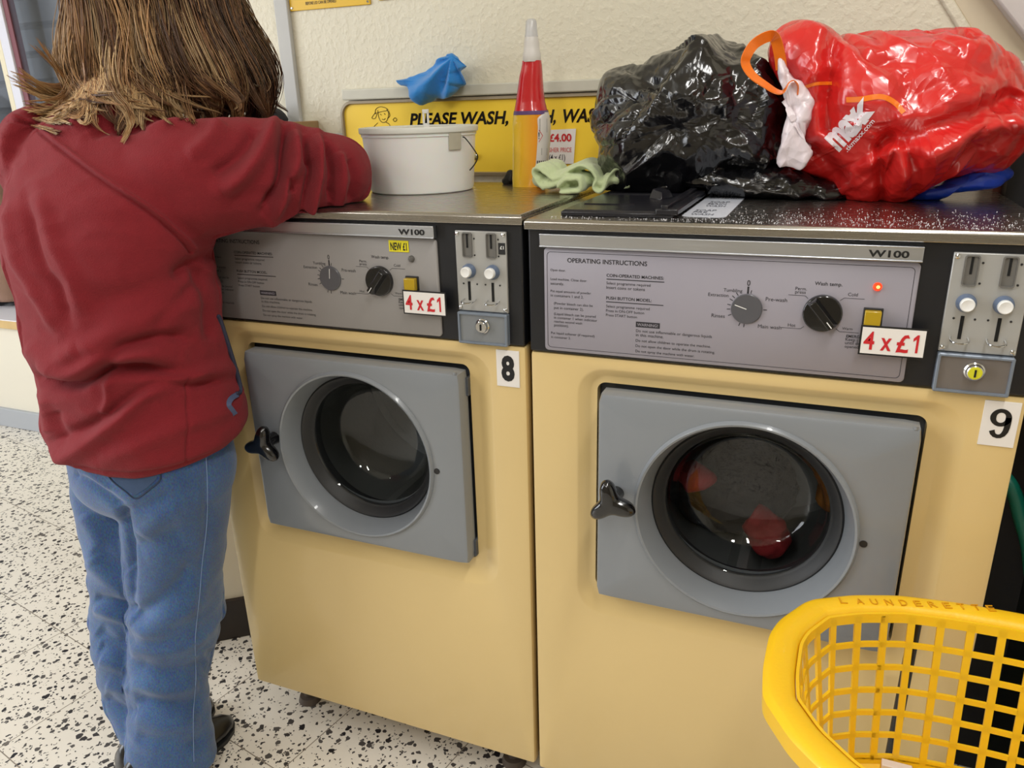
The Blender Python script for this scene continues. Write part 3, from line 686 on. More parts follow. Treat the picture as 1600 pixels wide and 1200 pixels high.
xa = at(640, 190, ys).x; xb = at(794, 190, ys).x; ze = at(740, 194, ys).z; zt_ = at(740, 174, ys).z
hh = zt_-ze
put_text(m, 'PLEASE WASH,', (xa, ys, ze), X, Z, xb-xa, hh, bold=0.03, shear=0.22)
x2 = at(803, 190, ys).x; x3 = at(868, 190, ys).x
put_text(m, 'WASH,', (x2, ys, ze), X, Z, x3-x2, hh, bold=0.03, shear=0.22)
x2 = at(876, 190, ys).x; x3 = at(944, 190, ys).x
put_text(m, 'WASH', (x2, ys, ze), X, Z, x3-x2, hh, bold=0.03, shear=0.22)
m.build('lettering', mat('sign_ink', rgb(20, 18, 16), 0.22), t, smooth=False)
# small line drawing of a woman in a headscarf and a bubble
m = MB()
def line(pts, r=0.0006, closed=False):
    P = [at(px, py, ys) for px, py in pts]
    P = crspline(P+([P[0]] if closed else []), 5); m.tube(P, r, 5)
line([(590, 172), (592, 184), (597, 191), (604, 189), (607, 178), (604, 171)])
line([(586, 178), (587, 171), (593, 167), (601, 168), (606, 172), (598, 174), (590, 176), (586, 178)])
line([(587, 175), (581, 184), (586, 185), (589, 178)]); line([(607, 173), (609, 181), (605, 185)])
line([(590, 192), (583, 200), (579, 214)]); line([(603, 191), (609, 196), (611, 214)])
line([(594, 178), (596, 180)]); line([(600, 177), (602, 179)]); line([(597, 186), (600, 187), (602, 185)])
line([(578, 215), (575, 228), (577, 240), (583, 250)]); line([(580, 244), (578, 256), (582, 262), (588, 262)])
line([(614, 187), (617, 184), (620, 187), (617, 190), (614, 187)])
m.build('line_drawing', bpy.data.materials['sign_ink'], t, smooth=False)
m = MB(); c = at(743, 245, ys); m.lathe(c, [(0.0075, 0.0), (0.007, -0.004), (0.003, -0.006), (0.0005, -0.006)], axis='y', n=20); m.build('screw', M['chrome'], t)
# price notice taped on the sign
yn = ys-0.002
q = [at(858, 203, yn), at(900, 201, yn), at(896, 256, yn), at(856, 256, yn)]
t = empty('price_notice', (q[3].x+0.03, WY-0.012, q[3].z), 'white paper notice with red washer price, taped to the yellow sign beside the spray bottle', 'notice')
m = MB(); m.add(q+[v+Vector((0, 0.0006, 0)) for v in q], [(0, 1, 2, 3), (7, 6, 5, 4), (0, 4, 5, 1), (1, 5, 6, 2), (2, 6, 7, 3), (3, 7, 4, 0)]); m.build('paper', M['labelwhite'], t, smooth=False)
def ptx(s, x0p, x1p, yb, yt, mt, nm, bold=0.02):
    m = MB(); a = at(x0p, yb, yn-0.0006); b = at(x1p, yb, yn-0.0006); c = at(x0p, yt, yn-0.0006)
    put_text(m, s, a, X, Z, b.x-a.x, c.z-a.z, bold=bold); m.build(nm, mt, t, smooth=False)
ptx('\u00a34.00', 858, 893, 221, 209, M['pricered'], 'price_lettering', 0.03)
ptx('WASHER PRICE', 846, 893, 238, 231, mat('pale_red', rgb(214, 110, 110), 0.5), 'caption_lettering', 0.01)
ptx('(4 x \u00a31)', 858, 883, 250, 241, M['ink'], 'note_lettering', 0.01)
# orange-lettered notice in a grey frame
q0 = at(497, 205, WY-0.012); q1 = at(546, 208, WY-0.012)
t = empty('framed_notice', (q1.x-0.06, WY-0.006, q1.z-0.10), 'small white notice with orange letters in a grey frame, left of the yellow sign', 'notice')
m = MB(); m.box(q1.x-0.13, q1.x, WY-0.010, WY, q1.z-0.10, q1.z); m.build('frame', M['greytrim'], t, bevel=0.001)
m = MB(); m.box(q1.x-0.127, q1.x-0.004, WY-0.0112, WY-0.009, q1.z-0.097, q1.z-0.004); m.build('paper', M['labelwhite'], t)
m = MB(); put_text(m, 'GE', (q1.x-0.047, WY-0.0118, q1.z-0.038), X, Z, 0.034, 0.028, bold=0.06); m.build('lettering', mat('orange_ink', rgb(226, 96, 52), 0.5), t, smooth=False)
# yellow enamel plates at the very top
for x0_, x1_, z0_, lab in ((at(455, 18, WY).x, at(580, 6, WY).x, at(455, 18, WY).z, 'yellow metal plate with small writing high on the wall above the tub'),
                          (at(593, 0, WY).x, at(593, 0, WY).x+0.24, at(593, 1, WY).z, 'yellow plate at the top of the wall, right of the plate with writing')):
    t = empty('wall_plate', (x0_+0.1, WY-0.002, z0_), lab, 'sign')
    m = MB(); m.box(x0_, x1_, WY-0.004, WY, z0_, z0_+0.18); m.build('plate', mat('plate_yellow', rgb(228, 184, 40), 0.35), t, bevel=0.001)
    for xs in (x0_+0.006, x1_-0.006):
        m = MB(); m.lathe((xs, WY, z0_+0.006), [(0.003, -0.004), (0.002, -0.006), (0.0004, -0.006)], axis='y', n=12); m.build('screw', M['chrome'], t)
    if x0_ < -0.7:
        m = MB(); put_text(m, 'BEFORE LID CAN BE OPENED', (x0_+0.045, WY-0.0046, z0_+0.010), X, Z, 0.082, 0.006, bold=0.01)
        m.build('lettering', M['ink'], t, smooth=False)
# wall shelf with a wooden end and a black cap on it
m = MB(); a = at(430, 187, 0.46); b_ = at(457, 191, 0.46)
t = empty('wall_shelf', (b_.x-0.12, 0.50, b_.z-0.04), 'white wall shelf with a bare wooden end, behind the shoulder of the woman', 'shelf')
m.box(b_.x-0.115, b_.x-0.010, 0.46, WY, b_.z-0.040, b_.z); m.build('board', M['white'], t, bevel=0.002)
m = MB(); m.box(b_.x-0.010, b_.x, 0.458, WY, b_.z-0.041, b_.z+0.001); m.build('end_strip', mat('raw_wood', rgb(168, 138, 98), 0.6, noise_amt=0.2, noise_scale=60), t, bevel=0.002)
c = at(420, 190, 0.50); zc = b_.z
pl = [at(x, y, 0.50) for x, y in ((394, 188), (398, 176), (408, 170), (424, 170), (436, 174), (443, 182), (445, 190), (420, 192))]
dz_ = zc-min(p.z for p in pl)
pl = [p+Vector((0, 0, dz_)) for p in pl]
o = inflate('cap', pl, sum(pl, Vector())/len(pl), 0.03, mat('black_cloth', rgb(30, 32, 38), 0.85, bump=0.4, bump_scale=400), n=90, m=24, amps=((18, 0.004, 2), (45, 0.0015, 5)), zmin=zc)
tag(o, 'crumpled black cloth cap lying on the white wall shelf', 'cap')

# ------------------------------------------------------------------ bench and coat, far left
zb_ = at(24, 508, 1.0).z
t = empty('bench', (-3.2, 1.2, FZ), 'low bench with a white top and plywood edge under the window at the left', 'bench')
m = MB(); m.box(-4.4, -2.2, 1.0, 1.44, zb_+0.014, zb_+0.018); m.build('white_top', mat('bench_white', rgb(232, 232, 240), 0.35), t)
m = MB(); m.box(-4.4, -2.2, 0.998, 1.44, zb_-0.020, zb_+0.014); m.build('plywood', mat('plywood', rgb(214, 182, 124), 0.6, noise_amt=0.25, noise_scale=25, detail=8), t, bevel=0.001)
m = MB(); m.box(-4.38, -2.22, 1.02, 1.05, FZ+0.085, zb_-0.018); m.build('front_board', M['paint'], t)
m = MB(); m.box(-4.38, -2.22, 1.005, 1.05, FZ, FZ+0.088); m.build('plinth', M['skirt'], t, bevel=0.003)
Mcoat = mat('brown_cotton', rgb(150, 118, 100), 0.85, noise_amt=0.2, noise_scale=12, bump=0.4, bump_scale=300)
pl = [(-70, 250), (-10, 265), (12, 320), (28, 400), (40, 450), (41, 482), (20, 490), (-70, 488)]
pl = [at(x, y, 1.22) for x, y in pl]; zb2 = zb_+0.018
o = inflate('coat', pl, sum(pl, Vector())/len(pl), 0.10, Mcoat, n=150, m=40, amps=((7, 0.018, 2), (18, 0.006, 5)), zmin=zb2+0.03)
t = o; tag(o, 'brown cotton coat slumped on the white bench, left edge of the picture', 'coat')
pl = [at(x, y, 1.25) for x, y in ((-60, 478), (-60, 500), (18, 499), (42, 488), (47, 472), (30, 462))]
o = inflate('coat_lining', pl, sum(pl, Vector())/len(pl), 0.09, M['mattblack'], n=90, m=24, amps=((14, 0.006, 2),), zmin=zb2, parent=t)
pl = [at(x, y, 1.32) for x, y in ((30, 430), (52, 440), (62, 480), (60, 502), (30, 500))]
pl = [at(x, y, 1.385) for x, y in ((-60, 150), (-8, 185), (2, 260), (10, 330), (-60, 340))]
o = inflate('dark_garment', pl, sum(pl, Vector())/len(pl), 0.035, M['mattblack'], n=90, m=24, amps=((9, 0.01, 2),))
tag(o, 'black garment above the brown coat at the left edge of the picture', 'garment')

# ------------------------------------------------------------------ things on machine 8
# tub
T8 = TOP8
bx, by = -0.335, 0.300; zl = at(655, 200, by-0.09).z
t = empty('tub', (bx, by, T8), 'round translucent white plastic tub with a lid and wire handle', 'tub')
Mtub = mat('tub_plastic', rgb(244, 244, 242), 0.38, noise_amt=0.05, noise_scale=10, sss=0.3, coat=0.1)
m = MB(); hT = zl-T8
m.lathe((bx, by, T8), [(0.0955, 0.0), (0.0985, 0.002), (0.1005, 0.008), (0.1075, hT-0.016), (0.1095, hT-0.015), (0.1095, hT-0.004), (0.104, hT-0.003)], n=72); tb = m.build('body', Mtub, t)
m = MB(); m.lathe((bx, by, zl), [(0.1115, -0.0100), (0.1130, -0.0085), (0.1132, -0.0010), (0.1120, 0.0010), (0.1050, 0.0016), (0.1035, -0.001), (0.0005, -0.001)], n=72); m.build('lid', mat('lid_plastic', rgb(216, 217, 210), 0.4), t)
# upright clip at the front edge of the lid
cx_ = at(666, 195, by-0.05).x; cy_ = by-0.05
m = MB(); a = Vector((cx_, cy_, zl))
m.box(cx_-0.0055, cx_+0.0060, cy_-0.002, cy_+0.002, zl-0.001, zl+0.007); m.box(cx_-0.0060, cx_-0.0030, cy_-0.002, cy_+0.002, zl+0.005, zl+0.026); m.box(cx_+0.0030, cx_+0.0060, cy_-0.002, cy_+0.002, zl+0.005, zl+0.026); m.box(cx_-0.0060, cx_+0.0060, cy_-0.002, cy_+0.002, zl+0.024, zl+0.031)
m.build('clip', M['white'], t, bevel=0.0006)
m = MB()
hy = by
pts = [at(723, 214, by-0.03), at(727, 216, by-0.03), at(738, 230, by-0.03), at(746, 244, by-0.03), at(742, 256, by-0.03), at(734, 266, by-0.03)]
m.tube(crspline(pts, 5), 0.0012, 8); m.build('wire_handle', mat('dark_wire', rgb(40, 36, 34), 0.4, metal=0.6), t)
m = MB(); e = at(716, 212, by-0.05)
ang = math.atan2(e.y-by, e.x-bx)
rings = []
for r_, zz in ((0.1065, -0.028), (0.1085, -0.010)):
    pass
for a_ in np.linspace(ang-0.13, ang+0.13, 6):
    rings.append([Vector((bx+r_*math.cos(a_), by+r_*math.sin(a_), zl+zz)) for r_, zz in ((0.1062, -0.040), (0.1090, -0.040), (0.1110, -0.010), (0.1080, -0.010))])
m.loft(rings); m.build('handle_lug', mat('lug', rgb(196, 190, 172), 0.5, noise_amt=0.2, noise_scale=60), t, bevel=0.0008)

# spray bottle
Yb = 0.385; T = T8
def bx_(px, py): return at(px, py, Yb)
prof = [(803, 848, 293), (802.5, 851, 280), (803, 855, 255), (803, 858, 225), (803, 859, 200), (804, 857, 184), (806, 853, 172), (808, 850, 160), (810.5, 848, 140), (813, 847, 120), (816.5, 846, 104), (817, 845, 97)]
zb0 = at(825, 293, Yb).z
def brings(pr, grow=0.0, front=None):
    rings = []
    for l, r, y in pr:
        a = at(l, y, Yb); b = at(r, y, Yb); c = (a+b)/2; rx = (b.x-a.x)/2+grow; ry = max(0.013, min(0.026, rx*0.8))+grow
        z = T+(c.z-zb0)
        rings.append([Vector((c.x+rx*(abs(math.cos(k))**0.8)*(1 if math.cos(k) > 0 else -1), Yb+ry*(abs(math.sin(k))**0.8)*(1 if math.sin(k) > 0 else -1), z)) for k in [i*2*PI/48 for i in range(48)]])
    return rings
t = empty('spray_bottle', (at(825, 293, Yb).x, Yb, T), 'tall red and yellow cleaning spray bottle with a clear white cap', 'spray bottle')
def dense(pr, n=4):
    out = []
    for i in range(len(pr)-1):
        for k in range(n):
            s_ = k/n; out.append(tuple(pr[i][j]*(1-s_)+pr[i+1][j]*s_ for j in range(3)))
    out.append(pr[-1]); return out
P = dense(prof)
cut = [i for i, p in enumerate(P) if p[2] <= 178][0]
# yellow to amber lower sleeve: printed colour runs from yellow (left) to orange (right)
mm = mat('sleeve_yellow', rgb(240, 190, 40), 0.22, coat=0.5)
nt = mm.node_tree; tc = nt.nodes.new('ShaderNodeTexCoord'); sp = nt.nodes.new('ShaderNodeSeparateXYZ'); cr = nt.nodes.new('ShaderNodeValToRGB'); mr = nt.nodes.new('ShaderNodeMapRange')
mr.inputs[1].default_value = -0.03; mr.inputs[2].default_value = 0.035; nt.links.new(tc.outputs['Object'], sp.inputs[0]); nt.links.new(sp.outputs[0], mr.inputs[0]); nt.links.new(mr.outputs[0], cr.inputs[0])
cr.color_ramp.elements[0].color = rgb(232, 206, 60); cr.color_ramp.elements[1].color = rgb(232, 140, 24); nt.links.new(cr.outputs[0], nt.nodes['Principled BSDF'].inputs['Base Color'])
m = MB(); m.loft(brings(P[:cut+1])); m.build('lower_sleeve', mm, t, angle=60)
m = MB(); m.loft(brings(P[cut:])); m.build('upper_sleeve', mat('sleeve_red', rgb(196, 30, 36), 0.2, coat=0.6, bump=0.25, bump_scale=60), t, angle=60)
m = MB(); m.loft(brings(P[cut-1:cut+2], 0.0006), False, False); m.build('purple_band', mat('band_purple', rgb(96, 70, 120), 0.3), t, angle=60)
cxn = at(831, 90, Yb).x; zn = T+at(831, 97, Yb).z-zb0
m = MB(); m.lathe((cxn, Yb, zn), [(0.0165, -0.002), (0.0170, 0.0), (0.0170, 0.012), (0.0150, 0.016), (0.0140, 0.030), (0.0125, 0.040), (0.0115, 0.042)], n=40); m.build('collar', mat('collar_white', rgb(214, 210, 206), 0.4), t)
m = MB(); m.lathe((cxn, Yb, zn), [(0.0125, 0.040), (0.0112, 0.048), (0.0100, 0.066), (0.0075, 0.070), (0.0005, 0.071)], n=32); m.build('cap', mat('cap_clear', rgb(226, 226, 228), 0.25, trans=0.4), t, angle=50)
# back label on the right-hand side
lab = []
for l, r, y in P:
    if 176 <= y <= 262: lab.append((l, r, y))
rg = brings(lab, 0.0008); ks = [i for i in range(48) if 300 <= (i*360/48) or (i*360/48) <= 12]
ks = sorted(ks, key=lambda i: (i*360/48+60) % 360)
m = MB(); n_ = len(rg)
rows = []
for j, r_ in enumerate(rg):
    row = [r_[i] for i in ks]
    f = j/(n_-1)
    if f > 0.75: # rounded upper left corner
        q = (f-0.75)/0.25; s0 = q*q*0.45
        row = resample([row[0].lerp(row[-1], s0)]+[p for p in row if (p-row[0]).length > (row[-1]-row[0]).length*s0], len(row), False)
    rows.append(row)
m.loft(rows, False, False, closed=False); lb = m.build('back_label', mat('label_grey', rgb(214, 208, 204), 0.3), t)
m = MB()
yl = Yb-0.0255
# small print, hazard diamond and panel of marks
def lp(px, py): 
    a = at(px, py, Yb-0.0235); return Vector((a.x, a.y, T+a.z-at(825, 293, Yb-0.0235).z+0.0))
bv = BVHTree.FromPolygons([v for v in lb.data.vertices and [lb.data.vertices[i].co+t.location for i in range(len(lb.data.vertices))]], [tuple(p.vertices) for p in lb.data.polygons])
def onlab(px, py):
    d = ray(px, py).normalized(); h = bv.ray_cast(CAM, d)
    return (h[0]-d*0.0006) if h[0] is not None else None
def quad(m, pts):
    q = [onlab(*p) for p in pts]
    if all(v is not None for v in q): m.add(q, [tuple(range(len(q)))])
for k in range(9): quad(m, [(843, 186+k*2.4), (855, 186+k*2.4), (855, 187+k*2.4), (843, 187+k*2.4)])
for k in range(5): quad(m, [(846, 232+k*2.2), (855, 232+k*2.2), (855, 232.9+k*2.2), (846, 232.9+k*2.2)])
for k, x in enumerate((839, 842, 845, 848, 851)): quad(m, [(x, 251), (x+1.6, 251), (x+1.6, 257), (x, 257)])
quad(m, [(841.3, 207), (843, 207), (842.7, 214), (841.6, 214)]); quad(m, [(841.5, 215.5), (842.9, 215.5), (842.9, 217), (841.5, 217)])
m.build('small_print', M['ink'], lb, smooth=False)
m = MB()
for a, b in (((842, 203), (848, 212)), ((848, 212), (842, 222)), ((842, 222), (836.5, 212)), ((836.5, 212), (842, 203))):
    p, q = onlab(*a), onlab(*b)
    if p and q: m.tube([p, q], 0.0005, 5)
m.build('hazard_diamond', M['pricered'], lb, smooth=False)
m = MB(); quad(m, [(838, 230), (842.5, 230), (842.5, 240), (838, 240)]); m.build('blue_mark', mat('mark_blue', rgb(40, 50, 120), 0.4), lb, smooth=False)
# black crumpled bit of plastic beside the bottle
pl = [at(x, y, 0.43) for x, y in ((787, 284), (790, 276), (797, 269), (803, 272), (806, 285), (800, 289), (790, 289))]
dzz = T8-min(p.z for p in pl); pl = [p+Vector((0, 0, dzz)) for p in pl]
o = inflate('black_wad', pl, sum(pl, Vector())/len(pl), 0.012, M['mattblack'], n=60, m=18, amps=((60, 0.003, 2),), zmin=T8)
tag(o, 'small black wad tucked behind the red and yellow spray bottle', 'wad')

# blue cloth over the rail
def cloth_mat(name, col, nb=500):
    return mat(name, col, 0.9, noise_amt=0.08, noise_scale=10, bump=0.5, bump_scale=nb, sheen=0.4)
Yc = WY-0.05
pl = [(617, 126), (626, 125), (650, 115), (676, 104), (688, 94), (701, 85), (712, 88), (722, 95), (728, 103), (722, 111), (728, 120), (727, 130), (714, 133), (703, 150), (688, 152), (676, 153), (661, 165), (654, 160), (645, 148), (634, 136), (622, 133)]
pl = [at(x, y, Yc) for x, y in pl]
def hookblue(w, v):
    # deep drape folds fanning from the upper right peak
    px, py = pix(v)
    a = math.atan2(py-90, 706-px); r = math.hypot(px-706, py-90)
    w = w+Vector((0, -0.012*math.sin(a*9+0.4)*min(1, r/40), 0)); return w
o = inflate('cloth', pl, at(686, 125, Yc), 0.020, cloth_mat('blue_microfibre', rgb(38, 134, 214)), n=170, m=40, amps=((16, 0.003, 2),), facets=((0.034, 0.0055, 61), (0.015, 0.0014, 62)), tb=0.028, hook=hookblue, sub=2, ymax=WY-0.002)
tag(o, 'bright blue microfibre cloth hung over the grey rail above the tub', 'cloth')

# green cloth, a rumpled folded sheet: meandering ribbon
pts = [(832, 262), (850, 268), (864, 274), (878, 272), (892, 265), (904, 262), (918, 263), (927, 270), (925, 284), (922, 292)]
Mg = cloth_mat('pale_green_cloth', rgb(196, 210, 164), 420)
def ribbon(mbk, pts, Y0, depth, th, amp=0.004, seed=0.0, nn=60, mm_=22, skew=0.0, zmin=None):
    P = resample(crspline([at(x, y-3, Y0) for x, y in pts], 8), nn, False)
    top = []; bot = []
    for i, p in enumerate(P):
        tg = (P[min(i+1, nn-1)]-P[max(i-1, 0)]).normalized(); nrm = Vector((-tg.z, 0, tg.x))
        rt = []; rb = []
        for j in range(mm_):
            f = j/(mm_-1); edge = math.sqrt(max(0.02, 1-(2*f-1)**6))*math.sqrt(max(0.03, 1-(2*i/(nn-1)-1)**10))
            q = p+Vector((skew*f*depth, f*depth, 0)); d = amp*fbm(q*22+Vector((seed, 0, seed)), 3)*2
            sag = Vector((0, 0, -0.010*max(0, 1-f*4)))
            a_ = q+nrm*(d+th*edge)+sag*0.3; b2 = q+nrm*(d-th*edge)+sag*0.3
            if zmin is not None: a_.z = max(a_.z, zmin+0.0008); b2.z = max(b2.z, zmin)
            rt.append(a_); rb.append(b2)
        top.append(rt); bot.append(rb)
    rings = [a+b[::-1] for a, b in zip(top, bot)]
    mbk.loft(rings)
m = MB()
zt9 = TOP9
ribbon(m, [(846, 300), (837, 285), (831, 268), (838, 262), (853, 268), (862, 277), (872, 276), (884, 268), (897, 262), (912, 262), (922, 268), (930, 280), (926, 294), (938, 300), (949, 288), (953, 272), (960, 264), (972, 264), (983, 271), (987, 279), (983, 290), (972, 293)], 0.262, 0.100, 0.0042, zmin=TOP8, nn=170)
ribbon(m, [(868, 296), (880, 282), (893, 281), (905, 283), (905, 300), (886, 302), (872, 301)], 0.250, 0.050, 0.005, amp=0.0015, zmin=TOP8, nn=60)
ribbon(m, [(843, 290), (858, 287), (874, 284), (890, 290)], 0.262, 0.05, 0.006, zmin=TOP8, nn=40)
for px_, py_, rz_ in ((848, 281, 0.016), (862, 286, 0.013), (878, 285, 0.012), (894, 282, 0.014), (908, 280, 0.014), (918, 282, 0.014)):
    c_ = at(px_, py_-2, 0.300); m.blob((c_.x, c_.y, max(c_.z, TOP8+0.012)), (0.016, 0.036, rz_), 18, 12)
for px_, py_, rz_ in ((945, 286, 0.011), (958, 280, 0.013), (970, 280, 0.013)):
    c_ = at(px_, py_-2, 0.300); m.blob((c_.x, c_.y, max(c_.z, TOP8+0.011)), (0.016, 0.034, rz_), 18, 12)
o = m.build('cloth', Mg, smooth=True, angle=80)
rm = o.modifiers.new('remesh', 'REMESH'); rm.mode = 'VOXEL'; rm.voxel_size = 0.0022; rm.use_smooth_shade = True
sm_ = o.modifiers.new('smooth', 'SMOOTH'); sm_.iterations = 5; sm_.factor = 0.5
tag(o, 'rumpled pale green cloth lying across the gap between the two machine tops', 'cloth')

# ------------------------------------------------------------------ things on machine 9
def onTop(px, py, z=TOP9): return atz(px, py, z)
# black dispenser tray cover
t = empty('dispenser_cover', (0.11, 0.22, TOP9), 'flat black plastic dispenser cover let into the steel top of machine 9', 'cover')
P4 = [onTop(880, 338), onTop(1046, 338), onTop(1110, 296), onTop(936, 291)]
x0_, x1_ = 0.040, 0.205; y0_, y1_ = 0.032, 0.44
m = MB(); zz = TOP9
m.loft([[(x0_, y0_, zz), (x1_, y0_, zz), (x1_, y1_, zz), (x0_, y1_, zz)], [(x0_, y0_, zz+0.006), (x1_, y0_, zz+0.006), (x1_, y1_, zz+0.006), (x0_, y1_, zz+0.006)], [(x0_+0.004, y0_+0.004, zz+0.009), (x1_-0.004, y0_+0.004, zz+0.009), (x1_-0.004, y1_-0.004, zz+0.009), (x0_+0.004, y1_-0.004, zz+0.009)]])
Mtray = mat('tray_black', rgb(34, 34, 40), 0.26, noise_amt=0.3, noise_scale=30, bump=0.1)
m.build('panel', Mtray, t, bevel=0.001)
m = MB(); m.box(0.180, 0.212, 0.03, 0.43, zz+0.004, zz+0.013); m.build('rail', Mtray, t, bevel=0.002)
m = MB(); m.box(0.188, 0.198, 0.03, 0.43, zz+0.0125, zz+0.018); m.build('rib', Mtray, t, bevel=0.001)
m = MB(); m.loft([[(0.135, 0.19, zz+0.008), (0.160, 0.17, zz+0.008), (0.172, 0.21, zz+0.008), (0.145, 0.225, zz+0.008)], [(0.140, 0.195, zz+0.024), (0.157, 0.182, zz+0.020), (0.166, 0.208, zz+0.020), (0.148, 0.218, zz+0.024)]]); m.build('grip', Mtray, t, bevel=0.002)
m = MB(); m.box(0.165, 0.180, 0.36, 0.40, zz+0.008, zz+0.017); m.build('latch', Mtray, t, bevel=0.002)
m = MB(); m.box(0.055, 0.135, 0.10, 0.103, zz+0.0085, zz+0.0105); m.build('rib', Mtray, t)
m = MB(); m.box(0.055, 0.135, 0.24, 0.243, zz+0.0085, zz+0.0105); m.build('rib', Mtray, t)
# white instruction label stuck to the top
a, b, c, d = onTop(1069, 336), onTop(1132, 340), onTop(1162, 307), onTop(1106, 306.5)
cen = (a+b+c+d)/4
poly = []
for p, q in ((a, b), (b, c), (c, d), (d, a)):
    pass
t = empty('instruction_label', cen, 'white label with rounded corners stuck on the top of machine 9 beside the black cover', 'label')
hx0, hx1, hy0, hy1 = 0.212, 0.274, 0.052, 0.31
m = MB(); n_ = 6; base = []
for cx0, cy0, a0 in ((hx1-0.012, hy1-0.012, 0), (hx0+0.012, hy1-0.012, PI/2), (hx0+0.012, hy0+0.012, PI), (hx1-0.012, hy0+0.012, 1.5*PI)):
    for k in range(n_+1):
        aa = a0+PI/2*k/n_; base.append((cx0+0.012*math.cos(aa), cy0+0.012*math.sin(aa)))
m.loft([[(x, y, TOP9) for x, y in base], [(x, y, TOP9+0.0005) for x, y in base]]); m.build('paper', mat('label_blue_white', rgb(206, 212, 224), 0.4), t)
m = MB(); Yv = Vector((0, 1, 0)); zt_ = TOP9+0.0008
for s_, y_, h_, x_, w_ in (('SOFTENER', 0.275, 0.022, 0.219, 0.048), ('SOAP', 0.215, 0.020, 0.228, 0.030), ('MAIN', 0.192, 0.018, 0.228, 0.028), ('WASH', 0.165, 0.020, 0.228, 0.030), ('SOAP', 0.112, 0.018, 0.222, 0.030), ('PRE', 0.092, 0.016, 0.222, 0.020), ('WASH', 0.068, 0.018, 0.222, 0.032)):
    put_text(m, s_, (x_, y_, zt_), X, Yv, w_, h_, bold=0.01)
m.build('lettering', mat('faint_ink', rgb(96, 100, 112), 0.6), t, smooth=False)
# spilled detergent powder
m = MB(); rnd = random.Random(3)
for k in range(1500):
    x = rnd.uniform(0.03, 0.655); y = 0.003+abs(rnd.gauss(0, 0.075)); z = TOP9
    if (x < 0.215 and y > 0.030) or (0.21 < x < 0.276 and y > 0.05): continue
    if y > 0.19: continue
    if y > 0.44: continue
    s_ = rnd.choice((0.0003, 0.00045, 0.0006, 0.0008)) ; a = rnd.random()*6
    m.add([(x+s_*math.cos(a+i*2.09), y+s_*math.sin(a+i*2.09), z) for i in range(3)]+[(x, y, z+s_*1.1)], [(0, 1, 3), (1, 2, 3), (2, 0, 3), (0, 2, 1)])
o = m.build('detergent_powder', mat('powder_white', rgb(244, 244, 250), 0.4), smooth=False)
tag(o, 'white grains of detergent spilled over the steel top of machine 9', 'detergent', kind='stuff')

def film(name, col, rough, bump_d, bsc, coat=0.0, alpha_sss=0.0, col2=None, na=0.0):
    """thin crinkled plastic film"""
    m = bpy.data.materials.new(name); m.use_nodes = True; nt = m.node_tree; b = nt.nodes['Principled BSDF']
    b.inputs['Base Color'].default_value = col; b.inputs['Roughness'].default_value = rough; b.inputs['Coat Weight'].default_value = coat; b.inputs['Coat Roughness'].default_value = 0.08
    b.inputs['Specular IOR Level'].default_value = 0.6
    if alpha_sss: b.inputs['Subsurface Weight'].default_value = alpha_sss; b.inputs['Subsurface Scale'].default_value = 0.02
    tc = nt.nodes.new('ShaderNodeTexCoord')
    nz = nt.nodes.new('ShaderNodeTexNoise'); nz.inputs['Scale'].default_value = bsc*0.5; nt.links.new(tc.outputs['Object'], nz.inputs['Vector'])
    ma = nt.nodes.new('ShaderNodeVectorMath'); ma.operation = 'MULTIPLY_ADD'; ma.inputs[1].default_value = (0.06,)*3; nt.links.new(nz.outputs['Color'], ma.inputs[0]); nt.links.new(tc.outputs['Object'], ma.inputs[2])
    v = nt.nodes.new('ShaderNodeTexVoronoi'); v.feature = 'F1'; v.inputs['Scale'].default_value = bsc; nt.links.new(ma.outputs[0], v.inputs['Vector'])
    v2 = nt.nodes.new('ShaderNodeTexVoronoi'); v2.feature = 'F1'; v2.inputs['Scale'].default_value = bsc*2.7; nt.links.new(ma.outputs[0], v2.inputs['Vector'])
    ad = nt.nodes.new('ShaderNodeMath'); ad.operation = 'MULTIPLY_ADD'; ad.inputs[1].default_value = 0.35; nt.links.new(v2.outputs['Distance'], ad.inputs[0]); nt.links.new(v.outputs['Distance'], ad.inputs[2])
    bp = nt.nodes.new('ShaderNodeBump'); bp.inputs['Strength'].default_value = 0.9; bp.inputs['Distance'].default_value = bump_d
    nt.links.new(ad.outputs[0], bp.inputs['Height']); nt.links.new(bp.outputs[0], b.inputs['Normal']); nt.links.new(bp.outputs[0], b.inputs['Coat Normal'])
    return m
Mbin = film('black_film', rgb(12, 12, 15), 0.20, 0.003, 26, coat=0.4)
Yk = 0.36
def zbag(w): return TOP9+0.0095 if w.x < 0.178 else TOP9+0.0185 if w.x < 0.214 else TOP9
pl = [(919, 200), (922, 178), (936, 152), (955, 126), (985, 118), (1020, 105), (1060, 88), (1090, 70), (1112, 61), (1140, 65), (1165, 68), (1195, 82), (1222, 104), (1234, 140), (1244, 190), (1244, 240), (1236, 264), (1150, 290), (1060, 306), (1000, 308), (956, 300), (938, 268), (944, 232), (926, 220)]
pl = [at(x, y, Yk) for x, y in pl]
o = inflate('bin_bag', pl, at(1080, 190, Yk), 0.12, Mbin, n=420, m=110, amps=((6, 0.010, 1.3), (40, 0.0012, 3.3)), facets=((0.075, 0.020, 5), (0.034, 0.0095, 6), (0.015, 0.0030, 7)), zmin=zbag, tb=0.10, ymax=WY-0.02)
tag(o, 'big crumpled shiny black bin bag piled on machine 9', 'bin bag'); bagroot = o
pl = [(952, 266), (972, 254), (1010, 262), (1060, 255), (1110, 250), (1160, 250), (1220, 258), (1270, 266), (1300, 276), (1322, 292), (1318, 302), (1260, 302), (1200, 300), (1120, 300), (1050, 298), (995, 294), (962, 290)]
